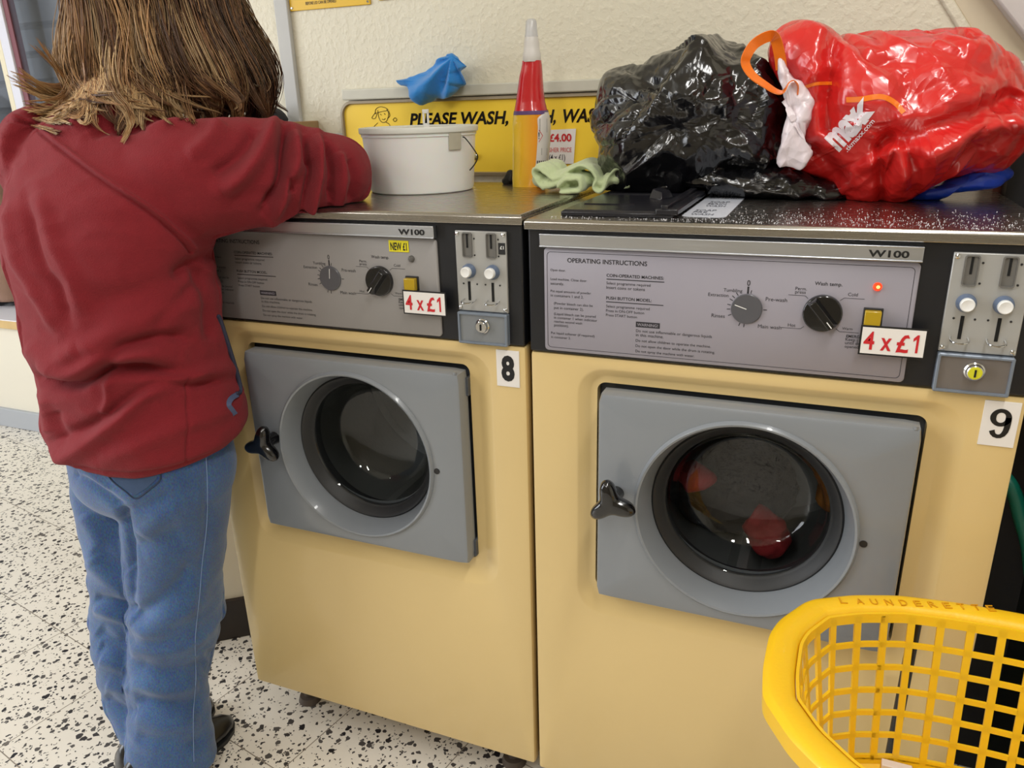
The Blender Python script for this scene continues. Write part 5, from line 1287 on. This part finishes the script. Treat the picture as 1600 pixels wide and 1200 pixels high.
# folds: polylines over the visible back (picture coordinates used only to find the place), + ridge / - valley
FOLDS = [  # (points, width px, height m)
    ([(62, 590), (95, 600), (125, 601), (165, 580), (222, 576), (290, 584)], 8, -0.014),
    ([(60, 568), (95, 580), (125, 580), (165, 560), (222, 552), (285, 560)], 13, 0.010),
    ([(150, 600), (180, 552), (215, 536), (265, 526), (300, 530)], 10, -0.008),
    ([(120, 560), (175, 520), (240, 500), (300, 470)], 18, 0.006),
    ([(60, 706), (108, 712), (179, 662), (233, 610), (297, 590), (373, 572)], 13, 0.009),
    ([(80, 690), (150, 660), (200, 625), (245, 600), (300, 600), (385, 590)], 9, -0.008),
    ([(150, 722), (230, 690), (300, 660), (370, 640)], 14, 0.005),
    ([(168, 590), (170, 625), (160, 650)], 7, 0.005),
    ([(85, 640), (98, 690)], 9, -0.005), ([(70, 620), (75, 680)], 9, 0.004),
    ([(12, 300), (28, 400), (58, 460), (95, 525)], 9, 0.005), ([(35, 290), (60, 400), (88, 450), (110, 510)], 9, -0.006),
    ([(60, 290), (85, 380), (115, 440), (130, 500)], 12, 0.005), ([(40, 540), (90, 560), (130, 540)], 14, 0.006),
    ([(130, 480), (200, 460), (280, 420), (310, 400)], 20, -0.005), ([(230, 520), (290, 460), (330, 420)], 12, -0.005),
    ([(310, 410), (325, 470), (330, 540)], 10, -0.006), ([(340, 400), (352, 470)], 8, 0.005),
    # sleeve
    ([(437, 185), (412, 235), (382, 271), (340, 300)], 13, 0.010), ([(442, 195), (440, 235), (437, 285), (410, 330)], 7, -0.012),
    ([(458, 203), (464, 250), (445, 295), (425, 345)], 10, 0.010), ([(474, 205), (478, 245), (486, 268), (470, 345)], 6, -0.010),
    ([(497, 205), (497, 265), (488, 305), (478, 345)], 8, 0.010), ([(506, 218), (520, 260), (515, 320)], 6, -0.009),
    ([(528, 235), (534, 280), (522, 335)], 8, 0.007), ([(545, 245), (556, 280), (545, 320)], 6, -0.005),
    ([(455, 275), (452, 300)], 6, -0.007), ([(400, 200), (375, 240), (330, 275)], 12, -0.007), ([(345, 190), (330, 220), (290, 250)], 14, 0.006),
    ([(240, 180), (210, 200), (170, 205)], 9, -0.006), ([(300, 178), (270, 195), (225, 205)], 9, 0.005), ([(190, 165), (150, 185), (110, 200)], 9, 0.006), ([(215, 180), (180, 195), (140, 215)], 8, -0.005),
    ([(360, 390), (330, 400), (300, 415), (270, 440)], 12, -0.008),
    # seams
    ([(2, 183), (30, 186), (58, 196), (95, 226), (170, 282), (235, 325), (270, 355), (303, 388)], 3.2, 0.0030),
    ([(6, 189), (30, 192), (56, 202), (92, 232), (166, 288), (231, 331), (266, 361), (299, 394)], 2.6, -0.0026),
    ([(293, 590), (293, 650), (292, 722)], 2.4, -0.0022),
    ([(62, 712), (115, 728), (180, 738), (240, 735), (300, 722), (352, 700)], 4, -0.0035),
]
def fold_field(co, no, folds):
    rel = co-np.array(CAM[:]); zf = rel@np.array(fw[:]); ux = 800+FPX*(rel@np.array(RT[:]))/zf; uy = 600-FPX*(rel@np.array(UP[:]))/zf
    vis = np.clip(-(rel*no).sum(1)/np.linalg.norm(rel, axis=1)*3.0, 0, 1)
    disp = np.zeros(len(co))
    for pts, wd, hgt in folds:
        P = crspline([Vector((a, b, 0)) for a, b in pts], 5); ns = len(P)-1
        dmin = np.full(len(co), 1e9); tpar = np.zeros(len(co))
        for i, (a, b) in enumerate(zip(P, P[1:])):
            dx, dy = b.x-a.x, b.y-a.y; L2 = dx*dx+dy*dy+1e-9; tt = np.clip(((ux-a.x)*dx+(uy-a.y)*dy)/L2, 0, 1)
            d = np.hypot(ux-a.x-tt*dx, uy-a.y-tt*dy); bb = d < dmin; dmin = np.where(bb, d, dmin); tpar = np.where(bb, (i+tt)/ns, tpar)
        env = np.clip(np.minimum(tpar, 1-tpar)*6, 0.25, 1) if wd > 3.5 else 1.0
        disp += hgt*np.exp(-(dmin/wd)**2)*env
    return disp*vis, vis
co = np.array([v.co[:] for v in fm.vertices]); no = np.array([v.normal[:] for v in fm.vertices])
disp, vis = fold_field(co, no, FOLDS)
sleeve = (co[:, 0] > -0.56) & (co[:, 2] > 1.05)
disp = disp*np.where(sleeve, 2.1, 1.7)
for i, v in enumerate(fm.vertices):
    p = Vector(co[i]); n_ = Vector(no[i])
    q = Vector((p.x*5, p.y*5, p.z*9)); d2 = 0.006*noise.noise(q)+0.0038*noise.noise(q*2.3+Vector((3, 1, 4)))+0.0022*(1-2*abs(noise.noise(q*3.1+Vector((7, 2, 5)))))
    if vis[i] < 0.5: d2 += 0.008*noise.noise(Vector((p.x*6, p.y*6, p.z*16)))
    w_ = p+n_*(disp[i]+d2)
    if w_.y > -0.018 and w_.x > -0.672 and p.z < 1.09: w_.y = min(w_.y, -0.018)         # front rests against the machine
    if w_.x > -0.672 and p.z > 1.02:
        lim = TOP8+0.002-max(0, -0.012-w_.y)*1.2
        if w_.z < lim and w_.y > -0.06: w_.z = lim
    v.co = w_-person.location
fm.polygons.foreach_set('use_smooth', [True]*len(fm.polygons)); fm.update()
fl = bpy.data.objects.new('fleece_jacket', fm); COL.objects.link(fl); fl.parent = person
if not fm.materials: fm.materials.append(Mfl)
bpy.context.view_layer.update(); bvf = bvh(fl)
def onfl(px, py, off=0.002):
    d = ray(px, py).normalized(); h = bvf.ray_cast(CAM, d); return (h[0]-d*off) if h[0] is not None else None
Mzip = mat('pocket_blue', rgb(38, 42, 64), 0.6)
P = [onfl(x, y) for x, y in ((340, 492), (348, 512), (360, 530), (371, 548), (378, 566), (380, 584), (375, 602), (368, 616))]
P = [p for p in P if p]
m = MB(); m.tube(crspline(P, 5), [0.0012]+[0.0040]*(len(crspline(P, 5))-2)+[0.0012], 8); m.build('pocket_zip', Mzip, fl)
P = [onfl(x, y, 0.004) for x, y in ((372, 616), (362, 622), (357, 632), (362, 640), (368, 648))]
P = [p for p in P if p]
m = MB(); rings = []
PP = crspline(P, 5)
for i, p in enumerate(PP):
    tg = (PP[min(i+1, len(PP)-1)]-PP[max(i-1, 0)]).normalized(); sd_ = tg.cross((p-CAM).normalized()).normalized()*0.0045; nn = (CAM-p).normalized()*0.0010
    rings.append([p+sd_+nn, p-sd_+nn, p-sd_-nn, p+sd_-nn])
m.loft(rings); m.build('zip_pull', mat('pull_blue', rgb(72, 84, 116), 0.7), fl)

# --- jeans
Mj = bpy.data.materials.new('denim'); Mj.use_nodes = True; nt = Mj.node_tree; b = nt.nodes['Principled BSDF']; b.inputs['Roughness'].default_value = 0.85
b.inputs['Sheen Weight'].default_value = 0.25
tc = nt.nodes.new('ShaderNodeTexCoord'); mp = nt.nodes.new('ShaderNodeMapping'); mp.inputs['Scale'].default_value = (1, 1, 0.55); nt.links.new(tc.outputs['Object'], mp.inputs[0])
n1 = nt.nodes.new('ShaderNodeTexNoise'); n1.inputs['Scale'].default_value = 14; n1.inputs['Detail'].default_value = 4; nt.links.new(mp.outputs[0], n1.inputs['Vector'])
n2 = nt.nodes.new('ShaderNodeTexNoise'); n2.inputs['Scale'].default_value = 420; n2.inputs['Detail'].default_value = 2; nt.links.new(mp.outputs[0], n2.inputs['Vector'])
mx = nt.nodes.new('ShaderNodeMix'); mx.data_type = 'RGBA'; mx.inputs[6].default_value = rgb(38, 60, 98); mx.inputs[7].default_value = rgb(88, 116, 160); nt.links.new(n1.outputs['Fac'], mx.inputs[0])
mx2 = nt.nodes.new('ShaderNodeMix'); mx2.data_type = 'RGBA'; mx2.blend_type = 'OVERLAY'; mx2.inputs[0].default_value = 0.8; nt.links.new(mx.outputs[2], mx2.inputs[6]); nt.links.new(n2.outputs['Color'], mx2.inputs[7])
hs = nt.nodes.new('ShaderNodeHueSaturation'); hs.inputs['Saturation'].default_value = 1.1; nt.links.new(mx2.outputs[2], hs.inputs['Color']); nt.links.new(hs.outputs[0], b.inputs['Base Color'])
bp = nt.nodes.new('ShaderNodeBump'); bp.inputs['Strength'].default_value = 0.4; bp.inputs['Distance'].default_value = 0.001; nt.links.new(n2.outputs['Fac'], bp.inputs['Height']); nt.links.new(bp.outputs[0], b.inputs['Normal'])
m = MB()
m.loft([ell((r[0], r[1], r[2]), r[3], r[4]) for r in sp([(-0.690, -0.135, 0.58, 0.120, 0.085), (-0.690, -0.138, 0.62, 0.148, 0.112), (-0.690, -0.136, 0.68, 0.156, 0.118), (-0.690, -0.134, 0.76, 0.148, 0.112), (-0.690, -0.132, 0.84, 0.135, 0.100)])])
LEGR = [(-0.622, -0.138, 0.70, 0.090, 0.096), (-0.632, -0.140, 0.64, 0.092, 0.096), (-0.655, -0.140, 0.566, 0.090, 0.095), (-0.680, -0.140, 0.451, 0.086, 0.090), (-0.700, -0.142, 0.344, 0.080, 0.086), (-0.716, -0.150, 0.272, 0.079, 0.084), (-0.730, -0.165, 0.201, 0.074, 0.078), (-0.731, -0.185, 0.122, 0.075, 0.078), (-0.730, -0.197, 0.04, 0.080, 0.082), (-0.729, -0.200, 0.000, 0.083, 0.086)]
LEGL = [(-0.765, -0.130, 0.70, 0.084, 0.095), (-0.790, -0.128, 0.626, 0.080, 0.085), (-0.794, -0.140, 0.549, 0.074, 0.078), (-0.790, -0.150, 0.443, 0.068, 0.072), (-0.822, -0.155, 0.332, 0.066, 0.070), (-0.824, -0.165, 0.262, 0.066, 0.070), (-0.822, -0.170, 0.191, 0.061, 0.065), (-0.818, -0.178, 0.118, 0.058, 0.060), (-0.797, -0.190, 0.072, 0.052, 0.054), (-0.795, -0.192, 0.030, 0.050, 0.053)]
for tb_ in (LEGR, LEGL): m.loft([ell((r[0], r[1], r[2]), r[3], r[4], 44) for r in sp(tb_)])
tmp = m.build('jeans_tmp', Mj)
rm = tmp.modifiers.new('r', 'REMESH'); rm.mode = 'VOXEL'; rm.voxel_size = 0.005
sm_ = tmp.modifiers.new('s', 'SMOOTH'); sm_.iterations = 8; sm_.factor = 0.6
bpy.context.view_layer.update(); dg = bpy.context.evaluated_depsgraph_get()
jm = bpy.data.meshes.new_from_object(tmp.evaluated_get(dg)); bpy.data.objects.remove(tmp)
bm = bmesh.new(); bm.from_mesh(jm); bmesh.ops.subdivide_edges(bm, edges=bm.edges, cuts=1, use_grid_fill=True, smooth=0.6); bm.normal_update(); bm.to_mesh(jm); bm.free()
JF = [([(144, 948), (180, 958), (212, 976)], 8, 0.006), ([(146, 935), (180, 942), (214, 955)], 6, -0.006), ([(148, 985), (180, 1004), (206, 1000)], 9, -0.007), ([(153, 1030), (202, 1046)], 7, 0.005), ([(150, 1012), (200, 1024)], 6, -0.005),
      ([(162, 1085), (190, 1110), (215, 1112)], 8, -0.006), ([(166, 1068), (205, 1080)], 7, 0.004), ([(128, 800), (150, 840), (150, 880)], 9, 0.005), ([(140, 870), (165, 900), (205, 930)], 9, 0.005), ([(150, 850), (180, 880), (200, 890)], 8, -0.004),
      ([(207, 968), (234, 950), (280, 914), (300, 880)], 8, -0.007), ([(206, 990), (250, 976), (292, 950), (325, 905)], 12, 0.007), ([(202, 1030), (250, 1050), (305, 1044), (326, 1030)], 9, -0.007), ([(200, 1064), (250, 1076), (314, 1070)], 9, 0.006),
      ([(206, 1092), (268, 1103), (318, 1098)], 8, -0.006), ([(206, 1115), (260, 1130), (318, 1128)], 10, 0.005), ([(208, 1150), (262, 1162), (328, 1160)], 8, -0.004), ([(204, 1008), (250, 1015), (330, 990)], 8, 0.004),
      ([(216, 840), (250, 810), (280, 790)], 12, 0.004), ([(205, 860), (235, 845), (290, 830)], 10, -0.004), ([(195, 800), (230, 792), (270, 770)], 8, -0.004), ([(330, 1010), (338, 1040), (326, 1060)], 7, -0.004),
      ([(192, 788), (199, 850), (205, 950)], 5, -0.010), ([(112, 741), (135, 748), (172, 774), (191, 792)], 5, -0.005), ([(119, 741), (140, 744), (178, 766)], 4, 0.003), ([(322, 715), (324, 800), (316, 880), (308, 960)], 5, -0.0025)]
co = np.array([v.co[:] for v in jm.vertices]); no = np.array([v.normal[:] for v in jm.vertices])
disp, vis = fold_field(co, no, [(a_, w_*1.45, h_) for a_, w_, h_ in JF]); disp = disp*1.45
for i, v in enumerate(jm.vertices):
    q_ = Vector(co[i]); n_ = Vector(no[i])
    k = math.exp(-((q_.z-0.31)/0.11)**2)+math.exp(-((q_.z-0.08)/0.08)**2)*0.8+0.25
    d = disp[i]+0.005*noise.noise(Vector((q_.x*7, q_.y*7, q_.z*8)))+(0.0040 if vis[i] > 0.3 else 0.010)*k*noise.noise(Vector((q_.x*8, q_.y*8, q_.z*30+6*q_.x)))
    w_ = q_+n_*d
    if w_.y > -0.012 and w_.x > -0.672: w_.y = -0.012
    v.co = w_-person.location
jm.polygons.foreach_set('use_smooth', [True]*len(jm.polygons)); jm.update()
je = bpy.data.objects.new('jeans', jm); COL.objects.link(je); je.parent = person
if not jm.materials: jm.materials.append(Mj)
bpy.context.view_layer.update(); bvj = bvh(je)
def onj(px, py, off=0.0012):
    d = ray(px, py).normalized(); h = bvj.ray_cast(CAM, d); return (h[0]-d*off) if h[0] is not None else None
Mst = mat('pale_stitching', rgb(126, 150, 190), 0.8)
def seam(pts, nm, mt, r=0.0008):
    P = [onj(v.x, v.y) for v in crspline([Vector((x, y, 0)) for x, y in pts], 6)]; P = [p for p in P if p]
    if len(P) > 2: m = MB(); m.tube(P, r, 6); return m.build(nm, mt, je)
seam([(322, 715), (324, 760), (323, 820), (316, 880), (312, 930), (305, 1000), (306, 1060), (302, 1120), (303, 1190)], 'side_seam', Mst)
seam([(165, 738), (176, 752), (196, 768), (212, 779), (232, 766), (250, 750), (249, 734)], 'pocket_seam', mat('dark_stitching', rgb(44, 58, 84), 0.8), 0.0014)
# back pocket patch
cP = [(168, 734), (180, 752), (198, 766), (211, 774), (230, 762), (245, 748), (245, 728), (205, 728)]
m = MB(); c = onj(207, 748, 0.0022); Q = [onj(x, y, 0.0022) for x, y in cP]
if c and all(Q):
    rings = [[c.lerp(v, s_) for v in Q] for s_ in (0.02, 0.5, 1.0)]; 
    fs = []; vs = [c]+Q; 
    m.add(vs, [(0, i+1, (i+1) % len(Q)+1) for i in range(len(Q))]); m.build('back_pocket', mat('pocket_denim', rgb(66, 88, 124), 0.9, noise_amt=0.25, noise_scale=120), je)
# shoes
def shoe(heel, toe, nm):
    heel, toe = Vector(heel), Vector(toe); d = (toe-heel); L = d.length; d.normalize(); s_ = Vector((d.y, -d.x, 0)); rings = []
    for f, w_, h_, z_ in ((0.0, 0.018, 0.05, 0), (0.04, 0.028, 0.075, 0), (0.15, 0.034, 0.09, 0), (0.35, 0.034, 0.085, 0), (0.5, 0.038, 0.062, 0), (0.68, 0.042, 0.046, 0), (0.82, 0.038, 0.038, 0), (0.93, 0.026, 0.030, 0), (0.99, 0.010, 0.018, 0), (1.0, 0.003, 0.010, 0)):
        c = heel+d*L*f; rr = []
        for k in range(28):
            a = 2*PI*k/28; zz = math.sin(a); rr.append(c+s_*w_*math.cos(a)*(1 if zz < 0 else 1-0.25*zz)+Vector((0, 0, FZ+0.006+h_/2+(zz*h_/2 if zz > 0 else max(zz*h_/2*1.3, -h_/2)))))
        rings.append(rr)
    m = MB(); m.loft(rings); o = m.build(nm, mat('black_leather', rgb(20, 20, 23), 0.3, coat=0.3, bump=0.15, bump_scale=80), person, angle=70)
    m = MB(); rings = []
    for f, w_ in ((0.0, 0.016), (0.05, 0.028), (0.2, 0.034), (0.45, 0.035), (0.68, 0.044), (0.82, 0.040), (0.93, 0.028), (1.0, 0.008)):
        c = heel+d*L*f; rings.append([c+s_*w_+Vector((0, 0, FZ)), c-s_*w_+Vector((0, 0, FZ)), c-s_*w_+Vector((0, 0, FZ+0.010)), c+s_*w_+Vector((0, 0, FZ+0.010))])
    m.loft(rings); m.build('sole', M['rubber'], o, bevel=0.001)
shoe((-0.760, -0.290, 0), (-0.712, -0.050, 0), 'shoe')
shoe((-0.805, -0.262, 0), (-0.800, -0.020, 0), 'shoe')

# --- hair: a bob falling forward, strands gathered in locks
Mh = bpy.data.materials.new('hair'); Mh.use_nodes = True; nt = Mh.node_tree; b = nt.nodes['Principled BSDF']; b.inputs['Roughness'].default_value = 0.42
at_ = nt.nodes.new('ShaderNodeAttribute'); at_.attribute_name = 'strand_colour'; nt.links.new(at_.outputs['Color'], b.inputs['Base Color']); b.inputs['Specular IOR Level'].default_value = 0.45
rnd = random.Random(11)
hv = []; hf = []; hc = []
E1 = Vector((0.092, 0.112, 0.120))
def clear(p_, off):
    d_ = p_-CAM; L_ = d_.length; d_.normalize(); h_ = bvf.ray_cast(CAM, d_)
    if h_[0] is None: return p_
    gap = L_-h_[3]
    if -off < gap < 0.085: return h_[0]-d_*off
    return p_
def strand(P, r, col0, col1):
    o_ = 0.003+0.012*rnd.random(); P = [p if p.z > 1.34 else clear(p, o_) for p in P]
    k0 = len(hv); n = len(P)
    for i, p in enumerate(P):
        tg = (P[min(i+1, n-1)]-P[max(i-1, 0)]).normalized(); a = tg.cross(Vector((0.3, 0.2, 0.93))).normalized(); b2 = a.cross(tg)
        f = i/(n-1); rr = r*(1-0.75*max(0, f-0.6)/0.4)
        for k in range(3):
            an = k*2.094; hv.append(p+(a*math.cos(an)+b2*math.sin(an))*rr)
        hc.extend([tuple(c0*(1-f)+c1*f for c0, c1 in zip(col0, col1))]*3)
    for i in range(n-1):
        for k in range(3): hf.append((k0+i*3+k, k0+i*3+(k+1) % 3, k0+i*3+3+(k+1) % 3, k0+i*3+3+k))
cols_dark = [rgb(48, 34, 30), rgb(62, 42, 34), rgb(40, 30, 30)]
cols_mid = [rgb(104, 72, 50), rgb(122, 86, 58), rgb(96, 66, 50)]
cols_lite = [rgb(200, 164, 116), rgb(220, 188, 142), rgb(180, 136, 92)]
crown = HC+Rh @ Vector((0, -0.035, 0.125))
def lock(az, out, tipz, flick, n, dark, tipover=None, spread=0.016, thick=0.00085, wamp=0.014, sag=0.012):
    """one lock: from the crown down over the skull at azimuth az (0 = +x, 90 = +y), hanging to height tipz"""
    ca, sa = math.cos(az), math.sin(az)
    eq = HC+Rh @ Vector((0, 0, 0.0))
    A = crown+Vector((ca*0.01, sa*0.01, 0.0))
    B = HC+Vector((ca*E1.x*1.02, sa*E1.y*1.06, 0.085))
    Cc_ = HC+Vector((ca*(E1.x+out*0.55), sa*(E1.y+out*0.55), 0.010))
    D = HC+Vector((ca*(E1.x+out), sa*(E1.y+out), -0.070))
    tip = Vector((HC.x+ca*(E1.x+out+flick), HC.y+sa*(E1.y+out+flick), tipz)) if tipover is None else Vector(tipover)
    F = D.lerp(tip, 0.55)+Vector((0, 0, -sag))
    base = crspline([A, B, Cc_, D, F, tip], 5); nb = len(base)
    ph = az*2.2+rnd.gauss(0, 0.8); x = rnd.random(); n = int(n*1.9)
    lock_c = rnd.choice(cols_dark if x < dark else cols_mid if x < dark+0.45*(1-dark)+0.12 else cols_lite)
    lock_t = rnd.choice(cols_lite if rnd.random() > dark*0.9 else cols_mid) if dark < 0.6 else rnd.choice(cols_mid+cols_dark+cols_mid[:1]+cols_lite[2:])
    for s_ in range(n):
        o1 = Vector((rnd.gauss(0, 1), rnd.gauss(0, 1), rnd.gauss(0, 1))); o2 = Vector((rnd.gauss(0, 1), rnd.gauss(0, 1), rnd.gauss(0, 0.6)))
        ln_ = rnd.uniform(0.82, 1.0); P = []
        for i in range(nb):
            f = i/(nb-1)*ln_; j = min(int(f*(nb-1)), nb-2); t_ = f*(nb-1)-j; p = base[j].lerp(base[j+1], t_)
            w_ = spread*(0.35+0.9*math.sin(min(f*1.15, 1)*PI)**0.8)*(1.0 if f < 0.7 else 1.0-0.75*(f-0.7)/0.3)
            wave = Vector((-sa, ca, 0))*wamp*1.3*math.sin(f*9+ph)*f+Vector((ca, sa, 0))*wamp*1.2*math.sin(f*10+ph+1)*f
            P.append(p+o1*w_*0.55*(1-f)+o2*w_*0.6*f+wave)
        k_ = rnd.uniform(0.72, 1.28); pick = rnd.random()
        c0 = tuple(c*k_ for c in (lock_c if pick < 0.8 else rnd.choice(cols_mid)))
        c1 = tuple(c*k_ for c in (lock_t if pick < 0.85 else rnd.choice(cols_mid)))
        strand(P, thick*rnd.uniform(0.7, 1.2), c0, c1)
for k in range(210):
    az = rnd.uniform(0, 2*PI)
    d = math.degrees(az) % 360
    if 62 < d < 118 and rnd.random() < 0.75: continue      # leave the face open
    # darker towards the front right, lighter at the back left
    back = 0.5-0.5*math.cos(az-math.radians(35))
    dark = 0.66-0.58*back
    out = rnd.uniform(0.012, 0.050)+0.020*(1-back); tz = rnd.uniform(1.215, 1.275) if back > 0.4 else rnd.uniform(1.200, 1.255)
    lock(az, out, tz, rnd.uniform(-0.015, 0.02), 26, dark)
for k in range(26):
    lock(math.radians(rnd.uniform(196, 262)), rnd.uniform(0.045, 0.068), rnd.uniform(1.235, 1.28), rnd.uniform(-0.01, 0.02), 26, 0.12, wamp=0.017)
# locks that flick outward at the back left, and the one lying on the collar
for tp, az, out in (((8, 118), 215, 0.03), ((14, 128), 216, 0.032), ((35, 105), 215, 0.035), ((22, 112), 214, 0.03), ((60, 60), 210, 0.04), ((44, 66), 205, 0.035), ((40, 160), 225, 0.03), ((46, 168), 228, 0.03), ((50, 190), 235, 0.035), ((58, 184), 232, 0.035), ((66, 176), 230, 0.03), ((30, 140), 220, 0.03), ((75, 196), 240, 0.03), ((90, 182), 245, 0.03), ((110, 178), 248, 0.03), ((125, 176), 252, 0.03)):
    a = math.radians(az); q = at(tp[0], tp[1], -0.15)
    for rep_ in range(2): lock(a+rnd.uniform(-.12, .12), out+rnd.uniform(-.006, .01), 0, 0, 26, 0.04, tipover=q+Vector((rnd.uniform(-.006, .006), 0, rnd.uniform(-.006, .006))), spread=0.014, sag=rnd.uniform(0.022, 0.045), wamp=0.006)
for k in range(84):   # ragged lower edge lying on the shoulders
    px_ = rnd.uniform(60, 385); py_ = rnd.uniform(142, 176)+(18 if px_ < 110 else 0)+(6 if px_ > 280 else 0)
    q = onfl(px_, py_, rnd.uniform(0.006, 0.022)) or at(px_, py_, rnd.uniform(-0.03, 0.03))
    az = math.radians(np.interp(px_, [60, 130, 200, 280, 340, 385], [218, 242, 270, 300, 325, 345])+rnd.gauss(0, 6))
    lock(az, rnd.uniform(0.03, 0.055), 0, 0, 26, 0.18 if px_ < 200 else 0.45, tipover=q, spread=0.012, wamp=0.018)
for tp in ((42, 166), (52, 184), (64, 192), (48, 176), (72, 186), (36, 158)):
    q = onfl(tp[0], tp[1], 0.010) or at(tp[0], tp[1], -0.20)
    lock(math.radians(226+rnd.gauss(0, 5)), 0.05, 0, 0, 34, 0.08, tipover=q, spread=0.009, wamp=0.012)
# the lock lying on the collar
cp_ = [onfl(x, y, 0.010) for x, y in ((176, 140), (184, 158), (197, 172), (203, 190), (200, 205), (190, 222))]
cp_ = [v for v in cp_ if v is not None]
if len(cp_) > 3:
    base = crspline([HC+Vector((-0.03, -0.125, -0.05))]+cp_, 6); nb = len(base)
    for s_ in range(110):
        o_ = Vector((rnd.gauss(0, 1), rnd.gauss(0, 0.4), rnd.gauss(0, 1))); ln_ = rnd.uniform(0.85, 1); P = []
        for i in range(nb):
            f = i/(nb-1)*ln_; j = min(int(f*(nb-1)), nb-2); t_ = f*(nb-1)-j
            P.append(base[j].lerp(base[j+1], t_)+o_*0.0058*math.sin(min(f*1.2+0.1, 1)*PI*0.9))
        strand(P, 0.0009, rnd.choice(cols_mid), rnd.choice(cols_lite))
for tp in ((342, 180), (352, 186), (372, 176), (392, 172), (402, 150), (360, 172), (382, 178), (410, 130)):
    a = math.radians(rnd.uniform(-25, 25)); q = at(tp[0], tp[1], rnd.uniform(0.02, 0.06)); lock(a, 0.045, 0, 0, 26, 0.75, tipover=q, spread=0.009)
me = bpy.data.meshes.new('hair'); me.from_pydata([tuple(v-person.location) for v in hv], [], hf)
ca_ = me.color_attributes.new('strand_colour', 'FLOAT_COLOR', 'POINT')
ca_.data.foreach_set('color', [c for col in hc for c in (col[0], col[1], col[2], 1.0)])
me.materials.append(Mh); me.polygons.foreach_set('use_smooth', [True]*len(me.polygons))
hair = bpy.data.objects.new('hair', me); COL.objects.link(hair); hair.parent = person
# scalp under the strands
m = MB(); rings = []
for i in range(0, 19):
    ph = PI*0.62*i/18+0.02
    rings.append([HC+Rh @ Vector((0.079*math.sin(ph)*math.cos(a), -0.010+0.098*math.sin(ph)*math.sin(a), 0.114*math.cos(ph))) for a in [2*PI*k/40 for k in range(40)]])
m.loft(rings, True, False); m.build('hair_base', mat('hair_dark', rgb(58, 42, 34), 0.6, bump=0.6, bump_scale=150), hair)
